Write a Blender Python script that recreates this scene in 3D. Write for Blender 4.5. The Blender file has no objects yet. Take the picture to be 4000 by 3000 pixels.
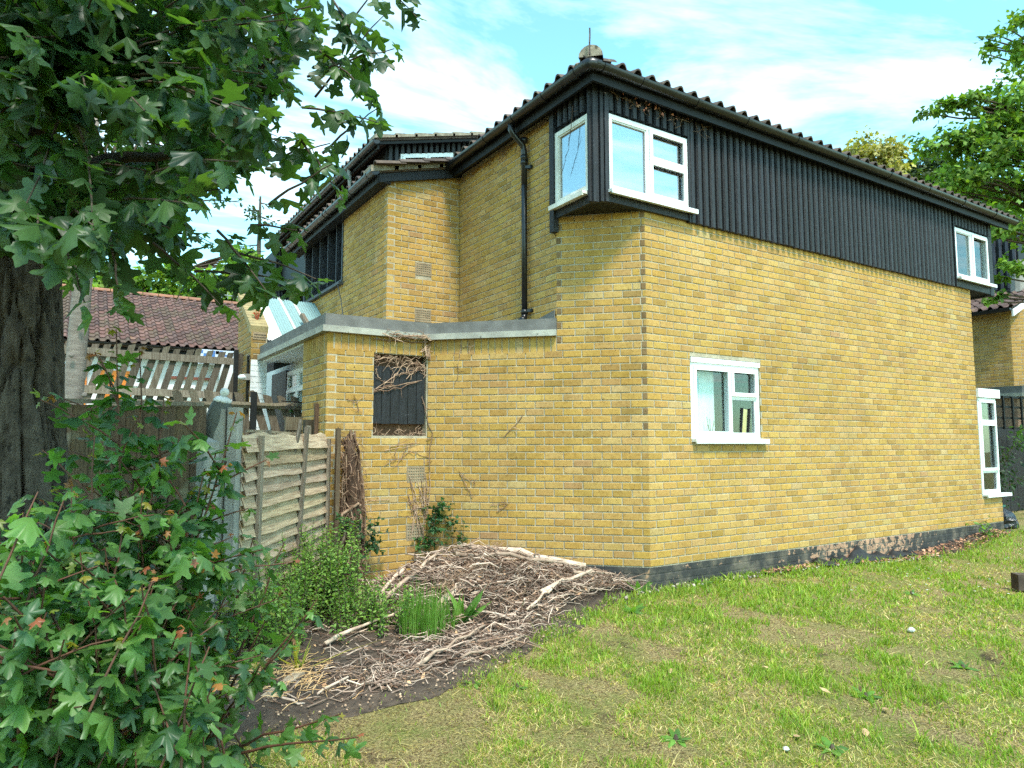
import bpy, math, random
import numpy as np
from mathutils import Vector, Matrix

random.seed(7); RNG = np.random.default_rng(7)
scene = bpy.context.scene
COL = scene.collection

# ------------------------------------------------------------------ camera
F_PX, YAW, PITCH, ROLL = 2706.36, 1.00283, 0.086946, -0.00077
CAM = np.array([-4.882, -5.119, 1.2045])
_fw = np.array([math.cos(YAW)*math.cos(PITCH), math.sin(YAW)*math.cos(PITCH), math.sin(PITCH)])
_r0 = np.array([math.sin(YAW), -math.cos(YAW), 0.0]); _u0 = np.cross(_r0, _fw)
_rt = _r0*math.cos(ROLL)+_u0*math.sin(ROLL); _up = -_r0*math.sin(ROLL)+_u0*math.cos(ROLL)
cd = bpy.data.cameras.new('camera'); cam = bpy.data.objects.new('camera', cd); COL.objects.link(cam)
cd.sensor_fit = 'HORIZONTAL'; cd.sensor_width = 36.0; cd.lens = F_PX/4000*36.0
cd.clip_start = 0.05; cd.clip_end = 800
cam.matrix_world = Matrix(((_rt[0], _up[0], -_fw[0], CAM[0]), (_rt[1], _up[1], -_fw[1], CAM[1]), (_rt[2], _up[2], -_fw[2], CAM[2]), (0, 0, 0, 1)))
scene.camera = cam
scene.render.resolution_x, scene.render.resolution_y = 1024, 768

# ------------------------------------------------------------------ sky, sun, exposure
SUN_EL, SUN_AZ = math.radians(58), math.radians(-101)      # direction towards the sun, azimuth from +X to +Y
SKY_STRENGTH, SUN_STRENGTH, EXPOSURE = 0.15, 1.9, 1.6
w = bpy.data.worlds.new('World'); scene.world = w; w.use_nodes = True
nt = w.node_tree; nt.nodes.clear()
N = nt.nodes.new; L = nt.links.new
out = N('ShaderNodeOutputWorld'); bg = N('ShaderNodeBackground'); bg.inputs['Strength'].default_value = SKY_STRENGTH
sky = N('ShaderNodeTexSky'); sky.sky_type = 'NISHITA'; sky.sun_disc = False
sky.sun_elevation = SUN_EL; sky.sun_rotation = math.pi/2 - SUN_AZ
sky.altitude = 50; sky.air_density = 1.0; sky.dust_density = 0.6; sky.ozone_density = 1.0
tint = N('ShaderNodeMix'); tint.data_type = 'RGBA'; tint.blend_type = 'MULTIPLY'; tint.inputs['Factor'].default_value = 1
tint.inputs[7].default_value = (.80, 1.22, 1.0, 1)
L(sky.outputs[0], tint.inputs[6])
tc = N('ShaderNodeTexCoord')
sep = N('ShaderNodeSeparateXYZ'); L(tc.outputs['Generated'], sep.inputs[0])
zmx = N('ShaderNodeMath'); zmx.operation = 'MAXIMUM'; zmx.inputs[1].default_value = 0.06; L(sep.outputs[2], zmx.inputs[0])
dx = N('ShaderNodeMath'); dx.operation = 'DIVIDE'; L(sep.outputs[0], dx.inputs[0]); L(zmx.outputs[0], dx.inputs[1])
dy = N('ShaderNodeMath'); dy.operation = 'DIVIDE'; L(sep.outputs[1], dy.inputs[0]); L(zmx.outputs[0], dy.inputs[1])
comb = N('ShaderNodeCombineXYZ'); L(dx.outputs[0], comb.inputs[0]); L(dy.outputs[0], comb.inputs[1])
mp = N('ShaderNodeMapping'); mp.inputs['Rotation'].default_value = (0, 0, 0.75); mp.inputs['Scale'].default_value = (0.55, 1.15, 1); mp.inputs['Location'].default_value = (0.35, 0.9, 0)
L(comb.outputs[0], mp.inputs[0])
n1 = N('ShaderNodeTexNoise'); n1.inputs['Scale'].default_value = 1.15; n1.inputs['Detail'].default_value = 9; n1.inputs['Roughness'].default_value = 0.6; n1.inputs['Distortion'].default_value = 0.5
L(mp.outputs[0], n1.inputs['Vector'])
cr = N('ShaderNodeValToRGB'); cr.color_ramp.elements[0].position = 0.48; cr.color_ramp.elements[1].position = 0.88
cr.color_ramp.elements[0].color = (0, 0, 0, 1); cr.color_ramp.elements[1].color = (0.95, 0.95, 0.95, 1)
L(n1.outputs['Fac'], cr.inputs[0])
cl = N('ShaderNodeMix'); cl.data_type = 'RGBA'
L(cr.outputs[0], cl.inputs['Factor']); L(tint.outputs[2], cl.inputs[6]); cl.inputs[7].default_value = (7.2, 6.9, 6.5, 1)
L(cl.outputs[2], bg.inputs['Color']); L(bg.outputs[0], out.inputs['Surface'])

sd = bpy.data.lights.new('sun', 'SUN'); sd.energy = SUN_STRENGTH; sd.angle = math.radians(12); sd.color = (1.0, 0.94, 0.84)
sun = bpy.data.objects.new('sun', sd); COL.objects.link(sun)
_sdir = Vector((math.cos(SUN_EL)*math.cos(SUN_AZ), math.cos(SUN_EL)*math.sin(SUN_AZ), math.sin(SUN_EL)))
sun.rotation_euler = _sdir.to_track_quat('Z', 'Y').to_euler(); sun.location = (-4, -8, 14)
vs = scene.view_settings; vs.view_transform = 'Standard'; vs.look = 'None'; vs.gamma = 1; vs.exposure = EXPOSURE; vs.use_curve_mapping = False
cy = scene.cycles
cy.max_bounces = 6; cy.diffuse_bounces = 3; cy.glossy_bounces = 3; cy.transmission_bounces = 5; cy.transparent_max_bounces = 6
cy.caustics_reflective = False; cy.caustics_refractive = False
try:
    cy.use_denoising = False; cy.denoiser = 'OPENIMAGEDENOISE'; cy.use_adaptive_sampling = True; cy.adaptive_threshold = 0.02
except Exception: pass

# ------------------------------------------------------------------ rays: photo pixel (4000 x 3000) to a point of the place
def ray(px, py): return _fw + _rt*(px-2000)/F_PX - _up*(py-1500)/F_PX
def at(px, py, d): return CAM + ray(px, py)*d
def on(px, py, n, c):
    n = np.array(n, float); d = ray(px, py); return CAM + d*((c-CAM@n)/(d@n))
def onx(px, py, c): return on(px, py, (1, 0, 0), c)
def ony(px, py, c): return on(px, py, (0, 1, 0), c)
def smooth(a, b, x):
    t = np.clip((x-a)/(b-a), 0, 1); return t*t*(3-2*t)
def ground_z(x, y):
    return -0.22 + 0.045*np.clip(y, -7, 0) + 0.10*smooth(5.0, 7.6, x) - 0.05*smooth(2.2, 4.2, x)*(1-smooth(4.6, 6.2, x))

# ------------------------------------------------------------------ mesh and object helpers
ORG = {}
def nrm(v): v = np.array(v, float); return v/np.linalg.norm(v)
class MB:
    def __init__(s): s.v = []; s.f = []; s.c = []; s.t = (1, 1, 1)
    def add(s, vs_, fs_):
        o = len(s.v); s.v.extend([tuple(map(float, q)) for q in vs_]); s.f.extend([tuple(i+o for i in f) for f in fs_]); s.c.extend([s.t]*len(vs_)); return s
    def hexa(s, p): return s.add(p, [(0, 3, 2, 1), (4, 5, 6, 7), (0, 1, 5, 4), (1, 2, 6, 5), (2, 3, 7, 6), (3, 0, 4, 7)])
    def box(s, x0, x1, y0, y1, z0, z1):
        return s.hexa([(x0, y0, z0), (x1, y0, z0), (x1, y1, z0), (x0, y1, z0), (x0, y0, z1), (x1, y0, z1), (x1, y1, z1), (x0, y1, z1)])
    def fbox(s, W, s0, s1, d0, d1, z0, z1):                 # box in a wall frame W = (P0, u, n): along, outward, up
        P0, u, n = W
        q = lambda a, b, z: (P0[0]+u[0]*a+n[0]*b, P0[1]+u[1]*a+n[1]*b, z)
        return s.hexa([q(s0, d1, z0), q(s1, d1, z0), q(s1, d0, z0), q(s0, d0, z0), q(s0, d1, z1), q(s1, d1, z1), q(s1, d0, z1), q(s0, d0, z1)])
    def beam(s, a, b, w_, h_, up=(0, 0, 1)):                # bar from a to b, section w x h
        a = np.array(a, float); b = np.array(b, float); d = nrm(b-a); x = np.cross(d, up)
        x = nrm(x) if np.linalg.norm(x) > 1e-6 else np.array([1., 0, 0]); y = np.cross(x, d)
        p = []
        for e in (a, b):
            for i, j in ((-1, -1), (1, -1), (1, 1), (-1, 1)): p.append(e + x*w_/2*i + y*h_/2*j)
        return s.hexa(p)
    def tube(s, pts, rad, n=6, caps=True):
        pts = [np.array(q, float) for q in pts]
        if not hasattr(rad, '__len__'): rad = [rad]*len(pts)
        rings = []; ref = None; vv = []
        for i, q in enumerate(pts):
            d = pts[min(i+1, len(pts)-1)]-pts[max(i-1, 0)]; d = d/(np.linalg.norm(d)+1e-9)
            if ref is None: ref = np.array([1., 0, 0]) if abs(d[2]) > .9 else np.array([0, 0, 1.])
            x = np.cross(d, ref); x /= (np.linalg.norm(x)+1e-9); y = np.cross(d, x); ref = np.cross(x, d)
            for k in range(n):
                a = 2*math.pi*k/n; vv.append(q + (x*math.cos(a)+y*math.sin(a))*rad[i])
        ff = []
        for i in range(len(pts)-1):
            for k in range(n): ff.append((i*n+k, i*n+(k+1) % n, (i+1)*n+(k+1) % n, (i+1)*n+k))
        if caps: ff.append(tuple(range(n-1, -1, -1))); ff.append(tuple((len(pts)-1)*n+k for k in range(n)))
        return s.add(vv, ff)
    def extrude(s, poly, vec):                               # closed polygon of 3D points swept along vec
        poly = [np.array(q, float) for q in poly]; k = len(poly); vec = np.array(vec, float)
        return s.add(poly+[q+vec for q in poly], [tuple(range(k-1, -1, -1)), tuple(range(k, 2*k))]+[(i, (i+1) % k, k+(i+1) % k, k+i) for i in range(k)])
    def lathe(s, prof, base, axis=(0, 0, 1), n=12):          # prof = [(r, h)]
        ax = nrm(axis); x = np.cross(ax, (0, 1, 0.01)); x = nrm(x); y = np.cross(ax, x); base = np.array(base, float)
        vv = [base+ax*h+(x*math.cos(2*math.pi*k/n)+y*math.sin(2*math.pi*k/n))*r for r, h in prof for k in range(n)]
        ff = [(i*n+k, i*n+(k+1) % n, (i+1)*n+(k+1) % n, (i+1)*n+k) for i in range(len(prof)-1) for k in range(n)]
        ff.append(tuple(range(n-1, -1, -1))); ff.append(tuple((len(prof)-1)*n+k for k in range(n)))
        return s.add(vv, ff)
    def sheet(s, a, b, c, d): return s.add([a, b, c, d], [(0, 1, 2, 3)])
    def build(s, name, m, parent=None, smooth_=False, loc=None):
        org = np.array(ORG[parent.name]) if parent is not None else np.array(loc if loc is not None else (np.array(s.v)[:, 0].mean(), np.array(s.v)[:, 1].mean(), np.array(s.v)[:, 2].min()))
        V = np.array(s.v)-org
        me = bpy.data.meshes.new(name); me.from_pydata([tuple(q) for q in V], [], s.f)
        return finish(me, name, m, parent, org, np.array(s.c), smooth_)
def finish(me, name, m, parent, org, colr=None, smooth_=False):
    if colr is not None:
        a = me.color_attributes.new('tint', 'FLOAT_COLOR', 'POINT')
        a.data.foreach_set('color', np.hstack([colr, np.ones((len(colr), 1))]).astype(np.float32).ravel())
    if smooth_: me.polygons.foreach_set('use_smooth', [True]*len(me.polygons))
    me.materials.append(m); me.update()
    o = bpy.data.objects.new(name, me); COL.objects.link(o)
    if parent is not None: o.parent = parent
    else: o.location = tuple(org)
    ORG[o.name] = tuple(org)
    return o
def mesh_np(name, V, T, m, parent=None, colr=None, smooth_=False, loc=None):   # triangle soup from arrays
    org = np.array(ORG[parent.name]) if parent is not None else np.array(loc if loc is not None else (V[:, 0].mean(), V[:, 1].mean(), V[:, 2].min()))
    V = (V-org).astype(np.float32); me = bpy.data.meshes.new(name)
    k = T.shape[1]
    me.vertices.add(len(V)); me.vertices.foreach_set('co', V.ravel())
    me.loops.add(T.size); me.loops.foreach_set('vertex_index', T.astype(np.int32).ravel())
    me.polygons.add(len(T)); me.polygons.foreach_set('loop_start', np.arange(0, T.size, k, dtype=np.int32))
    me.update(calc_edges=True)
    return finish(me, name, m, parent, org, colr, smooth_)
def tag(o, label=None, cat=None, group=None, kind=None):
    for k, v_ in (('label', label), ('category', cat), ('group', group), ('kind', kind)):
        if v_: o[k] = v_
    return o
def thing(name, label, cat, loc, group=None):
    o = bpy.data.objects.new(name, None); COL.objects.link(o); o.location = tuple(map(float, loc)); o.empty_display_size = .1
    ORG[o.name] = tuple(map(float, loc)); return tag(o, label, cat, group)
def copy_to(src, parent, world_pos, rot=None, scale=None):   # another object of the same mesh
    o = src.copy(); COL.objects.link(o); o.parent = parent
    org = ORG[parent.name] if parent is not None else (0, 0, 0)
    o.location = tuple(np.array(world_pos)-np.array(org))
    if rot is not None: o.rotation_euler = rot
    if scale is not None: o.scale = scale
    return o

# ------------------------------------------------------------------ materials
def newmat(name):
    m = bpy.data.materials.new(name); m.use_nodes = True; t = m.node_tree
    return m, t, t.nodes['Principled BSDF']
def c4(c): return (c[0], c[1], c[2], 1)
def noise(t, scale, detail=5, rough=.55, stretch=None, rotz=0, dist=0, vec=None):
    n = t.nodes.new('ShaderNodeTexNoise'); n.inputs['Scale'].default_value = scale; n.inputs['Detail'].default_value = detail
    n.inputs['Roughness'].default_value = rough; n.inputs['Distortion'].default_value = dist
    if vec is None:
        g = t.nodes.new('ShaderNodeNewGeometry'); vec = g.outputs['Position']
    if stretch or rotz:
        mpn = t.nodes.new('ShaderNodeMapping'); mpn.vector_type = 'TEXTURE' if rotz else 'POINT'
        if rotz:
            mpn.inputs['Rotation'].default_value = (0, 0, rotz); st = stretch or (1, 1, 1)
            mpn.inputs['Scale'].default_value = tuple(1/q for q in st)
        else: mpn.inputs['Scale'].default_value = stretch
        t.links.new(vec, mpn.inputs[0]); vec = mpn.outputs[0]
    t.links.new(vec, n.inputs['Vector']); return n.outputs['Fac']
def ramp(t, fac, stops):
    r = t.nodes.new('ShaderNodeValToRGB'); e = r.color_ramp.elements
    while len(e) < len(stops): e.new(0.5)
    for el, (p_, c_) in zip(e, stops): el.position = p_; el.color = c4(c_) if hasattr(c_, '__len__') else (c_, c_, c_, 1)
    t.links.new(fac, r.inputs[0]); return r.outputs[0]
def mix(t, a, b, fac, mode='MIX'):
    n = t.nodes.new('ShaderNodeMix'); n.data_type = 'RGBA'; n.blend_type = mode
    for sock, v_ in ((n.inputs['Factor'], fac), (n.inputs[6], a), (n.inputs[7], b)):
        if hasattr(v_, 'is_linked') or hasattr(v_, 'links'): t.links.new(v_, sock)
        elif hasattr(v_, '__len__'): sock.default_value = c4(v_)
        else: sock.default_value = v_
    return n.outputs[2]
def attr(t, name='tint'):
    a = t.nodes.new('ShaderNodeAttribute'); a.attribute_name = name; return a.outputs['Color']
def bump(t, bs, fac, strength, dist=.01):
    b = t.nodes.new('ShaderNodeBump'); b.inputs['Strength'].default_value = strength; b.inputs['Distance'].default_value = dist
    t.links.new(fac, b.inputs['Height']); t.links.new(b.outputs[0], bs.inputs['Normal'])
def M(name, c1, c2=None, scale=6, rough=.8, bmp=.3, bscale=40, tinted=False, stretch=None, rotz=0, spec=.3, lo=.35, hi=.65, spots=None, bdist=.01, metal=0):
    m, t, bs = newmat(name); bs.inputs['Roughness'].default_value = rough; bs.inputs['Specular IOR Level'].default_value = spec; bs.inputs['Metallic'].default_value = metal
    c2 = c2 or tuple(q*.7 for q in c1)
    col_ = ramp(t, noise(t, scale, stretch=stretch, rotz=rotz), [(lo, c1), (hi, c2)])
    if spots:                                                # (scale, threshold, colour)
        col_ = mix(t, col_, spots[2], ramp(t, noise(t, spots[0], 3), [(spots[1], 0.), (spots[1]+.06, 1.)]))
    if tinted: col_ = mix(t, col_, attr(t), 1.0, 'MULTIPLY')
    t.links.new(col_, bs.inputs['Base Color'])
    if bmp: bump(t, bs, noise(t, bscale, 4, stretch=stretch, rotz=rotz), bmp, bdist)
    return m

def brick_mat():
    m, t, bs = newmat('yellow_brick'); bs.inputs['Roughness'].default_value = .9; bs.inputs['Specular IOR Level'].default_value = .2
    c = attr(t)
    c = mix(t, c, ramp(t, noise(t, 22, 6, .65, stretch=(1, 1, 1.6)), [(.3, (.72, .68, .6)), (.5, (1, 1, 1)), (.75, (1.12, 1.12, 1.15))]), .8, 'MULTIPLY')
    c = mix(t, c, ramp(t, noise(t, .8, 5, .6, dist=.4), [(.3, (.74, .72, .62)), (.52, (1, 1, 1)), (.75, (1.05, 1.03, .98))]), .75, 'MULTIPLY')
    c = mix(t, c, (.20, .12, .035), ramp(t, noise(t, 70, 3, .5, stretch=(1, 1, .55)), [(.60, 0.), (.69, .6)]))   # drag marks of the face
    c = mix(t, c, (.10, .06, .03), ramp(t, noise(t, 33, 2, .5), [(.70, 0.), (.73, .85)]))                              # pits and chips
    c = mix(t, c, ramp(t, noise(t, 1.6, 6, .65, stretch=(3.2, 3.2, .35)), [(.3, (.66, .62, .52)), (.5, (1, 1, 1))]), .4, 'MULTIPLY')              # rain streaks
    c = mix(t, c, (.42, .33, .19), ramp(t, noise(t, 7, 6, .7), [(.6, 0.), (.8, .35)]))                               # lime bloom
    t.links.new(c, bs.inputs['Base Color']); bump(t, bs, noise(t, 90, 5, .6), .35, .004)
    return m
def leaf_mat(name, rough=.42, trans=.42, spec=.5, gain=1.0):
    m, t, bs = newmat(name)
    c = attr(t)
    oi = t.nodes.new('ShaderNodeObjectInfo')
    c = mix(t, c, ramp(t, noise(t, 18, 3), [(.3, (.8, .82, .8)), (.7, (1.15, 1.12, 1.1))]), .8, 'MULTIPLY')
    t.links.new(c, bs.inputs['Base Color']); bs.inputs['Roughness'].default_value = rough; bs.inputs['Specular IOR Level'].default_value = spec
    tr = t.nodes.new('ShaderNodeBsdfTranslucent'); tcol = mix(t, c, (1.9*gain, 2.1*gain, .55*gain), 1.0, 'MULTIPLY'); t.links.new(tcol, tr.inputs[0])
    mx = t.nodes.new('ShaderNodeMixShader'); mx.inputs[0].default_value = trans
    t.links.new(bs.outputs[0], mx.inputs[1]); t.links.new(tr.outputs[0], mx.inputs[2])
    t.links.new(mx.outputs[0], t.nodes['Material Output'].inputs[0])
    return m
def glass_mat(name, r0=.05, tint_=(.93, .97, .96)):
    m, t, bs = newmat(name); t.nodes.remove(bs)
    lwt = t.nodes.new('ShaderNodeLayerWeight'); pw_ = t.nodes.new('ShaderNodeMath'); pw_.operation = 'POWER'; pw_.inputs[1].default_value = 4; t.links.new(lwt.outputs['Facing'], pw_.inputs[0])
    fr = t.nodes.new('ShaderNodeMath'); fr.operation = 'MULTIPLY_ADD'; fr.inputs[1].default_value = (1-r0)*.8; fr.inputs[2].default_value = r0; t.links.new(pw_.outputs[0], fr.inputs[0])
    gl = t.nodes.new('ShaderNodeBsdfGlossy'); gl.inputs['Roughness'].default_value = .015
    nb = t.nodes.new('ShaderNodeBump'); nb.inputs['Strength'].default_value = .03; nb.inputs['Distance'].default_value = .01
    t.links.new(noise(t, 2.5, 2), nb.inputs['Height']); t.links.new(nb.outputs[0], gl.inputs['Normal'])
    tp = t.nodes.new('ShaderNodeBsdfTransparent'); tp.inputs[0].default_value = c4(tint_)
    mx = t.nodes.new('ShaderNodeMixShader'); t.links.new(fr.outputs[0], mx.inputs[0]); t.links.new(tp.outputs[0], mx.inputs[1]); t.links.new(gl.outputs[0], mx.inputs[2])
    t.links.new(mx.outputs[0], t.nodes['Material Output'].inputs[0]); return m
def plinth_mat():
    m, t, bs = newmat('peeling_bitumen'); bs.inputs['Roughness'].default_value = .75
    g = t.nodes.new('ShaderNodeNewGeometry'); sp = t.nodes.new('ShaderNodeSeparateXYZ'); t.links.new(g.outputs['Position'], sp.inputs[0])
    a = t.nodes.new('ShaderNodeMapRange'); a.interpolation_type = 'SMOOTHSTEP'; t.links.new(sp.outputs[0], a.inputs[0])
    a.inputs[1].default_value = 1.6; a.inputs[2].default_value = 3.2; a.inputs[3].default_value = 0; a.inputs[4].default_value = 1
    b = t.nodes.new('ShaderNodeMapRange'); b.interpolation_type = 'SMOOTHSTEP'; t.links.new(sp.outputs[0], b.inputs[0])
    b.inputs[1].default_value = 4.3; b.inputs[2].default_value = 5.6; b.inputs[3].default_value = 1; b.inputs[4].default_value = 0
    mu = t.nodes.new('ShaderNodeMath'); mu.operation = 'MULTIPLY'; t.links.new(a.outputs[0], mu.inputs[0]); t.links.new(b.outputs[0], mu.inputs[1])
    ml = t.nodes.new('ShaderNodeMath'); ml.operation = 'MULTIPLY_ADD'; ml.inputs[1].default_value = .15; t.links.new(mu.outputs[0], ml.inputs[0])
    t.links.new(noise(t, 11, 7, .65), ml.inputs[2])
    paint = ramp(t, noise(t, 4, 6, .6), [(.3, (.012, .012, .014)), (.5, (.034, .032, .03)), (.66, (.12, .10, .075))])
    base = mix(t, attr(t), (.9, .9, .9), .2, 'MULTIPLY')
    c = mix(t, paint, base, ramp(t, ml.outputs[0], [(.625, 0.), (.66, 1.)]))
    t.links.new(c, bs.inputs['Base Color']); bump(t, bs, noise(t, 40, 5), .4, .006); return m

BRICK = brick_mat(); PLINTH = plinth_mat()
MORTAR = M('mortar', (.44, .385, .285), (.31, .265, .19), 9, .95, .4, 120)
BLACKWOOD = M('black_stained_timber', (.004, .004, .0055), (.014, .0145, .019), 9, .55, .5, 60, stretch=(6, 6, .5), spec=.45, spots=(45, .68, (.07, .07, .08)), tinted=True)
BLACKFLAT = M('black_painted_board', (.004, .004, .0045), (.009, .009, .0095), 5, .55, .2, 50)
BLACKPLASTIC = M('black_gutter_plastic', (.005, .005, .006), (.013, .013, .015), 5, .33, .12, 30, spec=.5)
WHITE = M('white_window_plastic', (.80, .81, .82), (.72, .73, .74), 7, .35, .03, 30, spec=.5)
OLDWHITE = M('weathered_white_frame', (.74, .73, .68), (.60, .57, .50), 6, .5, .15, 50, spots=(60, .68, (.10, .07, .05)))
GLASS = glass_mat('window_glass', .06)
SKYGLASS = glass_mat('bright_window_glass', .58, (.85, .92, .97))
CONCRETE = M('weathered_concrete', (.40, .39, .34), (.27, .265, .235), 6, .9, .3, 70, spots=(26, .66, (.12, .12, .10)))
FELT = M('grey_roofing_felt', (.165, .16, .155), (.115, .112, .108), 7, .85, .25, 60, spots=(10, .66, (.23, .225, .21)))
GREYCONC = M('pale_concrete_post', (.31, .295, .265), (.235, .225, .205), 7, .9, .35, 90, spots=(45, .66, (.18, .175, .16)))
TILE = M('dark_concrete_tile', (.075, .055, .05), (.12, .09, .075), 8, .85, .4, 60, spots=(9, .64, (.19, .16, .11)), tinted=True)
REDTILE = M('red_brown_tile', (.145, .085, .072), (.095, .06, .054), 3, .85, .3, 50, spots=(5, .62, (.17, .11, .06)), tinted=True)
VERGE = M('mossy_verge_mortar', (.30, .26, .20), (.17, .145, .11), 14, .95, .6, 60, spots=(12, .6, (.09, .075, .05)))
OLDWOOD = M('grey_weathered_wood', (.22, .185, .145), (.12, .095, .07), 10, .85, .5, 40, stretch=(7, 7, .6), tinted=True, spots=(5, .66, (.12, .12, .06)))
FENCEWOOD = M('brown_fence_board', (.155, .10, .062), (.075, .05, .033), 9, .85, .5, 45, stretch=(9, 9, .45), tinted=True, spots=(3.5, .6, (.20, .165, .12)))
PANELANG = math.radians(54)
LAPWOOD = M('silvered_lap_board', (.50, .385, .265), (.29, .205, .135), 7, .8, .6, 26, stretch=(.6, 9, 9), rotz=PANELANG, tinted=True, spots=(6, .70, (.10, .065, .04)))
WHITEBRICK = M('white_painted_brick', (.70, .71, .72), (.58, .59, .60), 5, .7, .3, 40)
WHITEWALL = M('white_render', (.78, .78, .78), (.70, .70, .70), 2, .8, .1, 40)
SOIL = M('dark_soil', (.06, .044, .034), (.12, .088, .065), 14, .95, .8, 60, bdist=.03)
BARK = M('furrowed_bark', (.05, .038, .03), (.105, .082, .064), 12, .95, .8, 45, stretch=(2, 2, 1), bdist=.02, spots=(16, .62, (.028, .022, .018)))  # dark spots put furrow shade into the colour, scattered at random
PALEBARK = M('pale_smooth_bark', (.32, .26, .225), (.21, .165, .14), 6, .8, .4, 22, stretch=(1.2, 1.2, 6), spots=(14, .68, (.10, .07, .05)))
TWIG = M('grey_brown_twig', (.10, .07, .05), (.055, .038, .028), 20, .85, .2, 80)
REDTWIG = M('reddish_young_stem', (.13, .055, .035), (.08, .04, .025), 20, .7, .1, 80)
STICK = M('dead_stick', (.47, .375, .31), (.28, .205, .165), 14, .9, .4, 90, tinted=True)
DARK = M('dark_interior', (.02, .02, .022), (.03, .03, .03), 3, .9, 0)
ROOM = M('pale_room_wall', (.62, .66, .66), (.56, .6, .6), 2, .9, 0)
LEAF = leaf_mat('maple_leaf'); SMALLLEAF = leaf_mat('small_leaf', .5, .4, .35, .8); FARLEAF = leaf_mat('far_leaf', .6, .35, .25, .8)

def proto(mb, name, m, smooth_=False):
    me = bpy.data.meshes.new(name); me.from_pydata(mb.v, [], mb.f)
    a = me.color_attributes.new('tint', 'FLOAT_COLOR', 'POINT'); a.data.foreach_set('color', np.hstack([np.array(mb.c, float), np.ones((len(mb.c), 1))]).astype(np.float32).ravel())
    if smooth_: me.polygons.foreach_set('use_smooth', [True]*len(me.polygons))
    me.materials.append(m); me.update(); return me
def inst(name, me, parent, pos, rot=None, scale=None):
    o = bpy.data.objects.new(name, me); COL.objects.link(o); org = (0, 0, 0)
    if parent is not None: o.parent = parent; org = ORG[parent.name]
    o.location = tuple(np.array(pos, float)-np.array(org))
    if rot is not None: o.rotation_euler = rot
    if scale is not None: o.scale = scale
    ORG[o.name] = org
    return o

# ================================================================== brick walls
BL, BH, MOD, CRS = .1855, .0635, .1965, .075
BRICK_TINTS = [((.445, .272, .086), 40), ((.425, .252, .073), 30), ((.46, .292, .104), 16), ((.36, .214, .064), 8), ((.445, .305, .128), 2), ((.385, .225, .088), 3), ((.32, .195, .066), 1)]
_bt = [c for c, k in BRICK_TINTS for _ in range(k)]
def brick_tint():
    c = np.array(random.choice(_bt)); return tuple(c*random.uniform(.92, 1.08)*np.array([1, random.uniform(.97, 1.04), random.uniform(.85, 1.15)]))
BRICKS = []                                                  # (owner, verts, faces, tint, score)
def brick_geo(W, s0, s1, z0, z1, d):
    P0, u, n = W; b = .0035
    q = lambda a, dd, z: np.array([P0[0]+u[0]*a+n[0]*dd, P0[1]+u[1]*a+n[1]*dd, z])
    j = lambda: random.uniform(-.0012, .0012)
    a0, a1, e0, e1 = s0+j(), s1+j(), z0+j(), z1+j()
    V = [q(a0+b, d, e0+b), q(a1-b, d, e0+b), q(a1-b, d, e1-b), q(a0+b, d, e1-b),
         q(a0, d-b, e0), q(a1, d-b, e0), q(a1, d-b, e1), q(a0, d-b, e1),
         q(a0, d-.03, e0), q(a1, d-.03, e0), q(a1, d-.03, e1), q(a0, d-.03, e1)]
    Fc = [(0, 1, 2, 3)]
    for r in (0, 4):
        for k in range(4): Fc.append((r+k, r+4+k, r+4+(k+1) % 4, r+(k+1) % 4))
    return V, Fc
def frame(a, b):
    a = np.array(a, float); b = np.array(b, float); l = float(np.linalg.norm(b-a)); u = (b-a)/l
    return (tuple(a), tuple(u), (u[1], -u[0])), l
def brickwork(owner, W, Lw, z0, nc, holes=(), phase=0, zcut=None, s_from=0., tintf=None, enddark=(False, False), score=True, plinth=False):
    P0, u, n = W; out_ = []
    for i in range(nc):
        za = z0+i*CRS+.005; zb = za+BH
        off = (MOD/2 if (i+phase) % 2 else 0)
        cuts = []; s_ = s_from-off
        segs = []
        while s_ < Lw-.012:
            segs.append([max(s_, s_from)+.0, min(s_+BL, Lw)]); s_ += MOD
        segs = [g for g in segs if g[1]-g[0] > .02]
        dark = {}
        if enddark[1] and i % 2 == 0 and z0+i*CRS > 1.3:                        # small dark cut bricks that close the squint corner
            segs = [[a, min(b, Lw-.058)] for a, b in segs if a < Lw-.09]; segs[-1][1] = Lw-.058; segs.append([Lw-.048, Lw]); dark[len(segs)-1] = 1
        if enddark[0] and i % 2 == 1:
            segs = [[max(a, s_from+.058), b] for a, b in segs if b > s_from+.09]; segs[0][0] = s_from+.058; segs.insert(0, [s_from, s_from+.048]); dark = {0: 1}
        for k, (a, b) in enumerate(segs):
            parts = [(a, b)]
            for (h0, h1, hz0, hz1) in holes:
                if zb > hz0+.02 and za < hz1-.02:
                    np_ = []
                    for (pa, pb) in parts:
                        if pb <= h0 or pa >= h1: np_.append((pa, pb))
                        else:
                            if pa < h0-.02: np_.append((pa, h0))
                            if pb > h1+.02: np_.append((h1, pb))
                    parts = np_
            for (pa, pb) in parts:
                top = zb
                if zcut:
                    top = min(zb, min(zcut(pa), zcut(pb)))
                    if top < za+.015: continue
                V, Fc = brick_geo(W, pa, pb, za, top, random.uniform(0, .002))
                t_ = tintf(i, (pa+pb)/2) if tintf else brick_tint()
                if k in dark: t_ = tuple(np.array((.20, .125, .06))*random.uniform(.8, 1.2))
                c = np.mean(V[:4], axis=0); d = c-CAM; dist = np.linalg.norm(d)
                sc = (pb-pa)*BH*(-(d[0]*n[0]+d[1]*n[1])/dist)/dist**2 if score else 0
                BRICKS.append((owner, V, Fc, t_, sc, plinth))
    return
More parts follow.
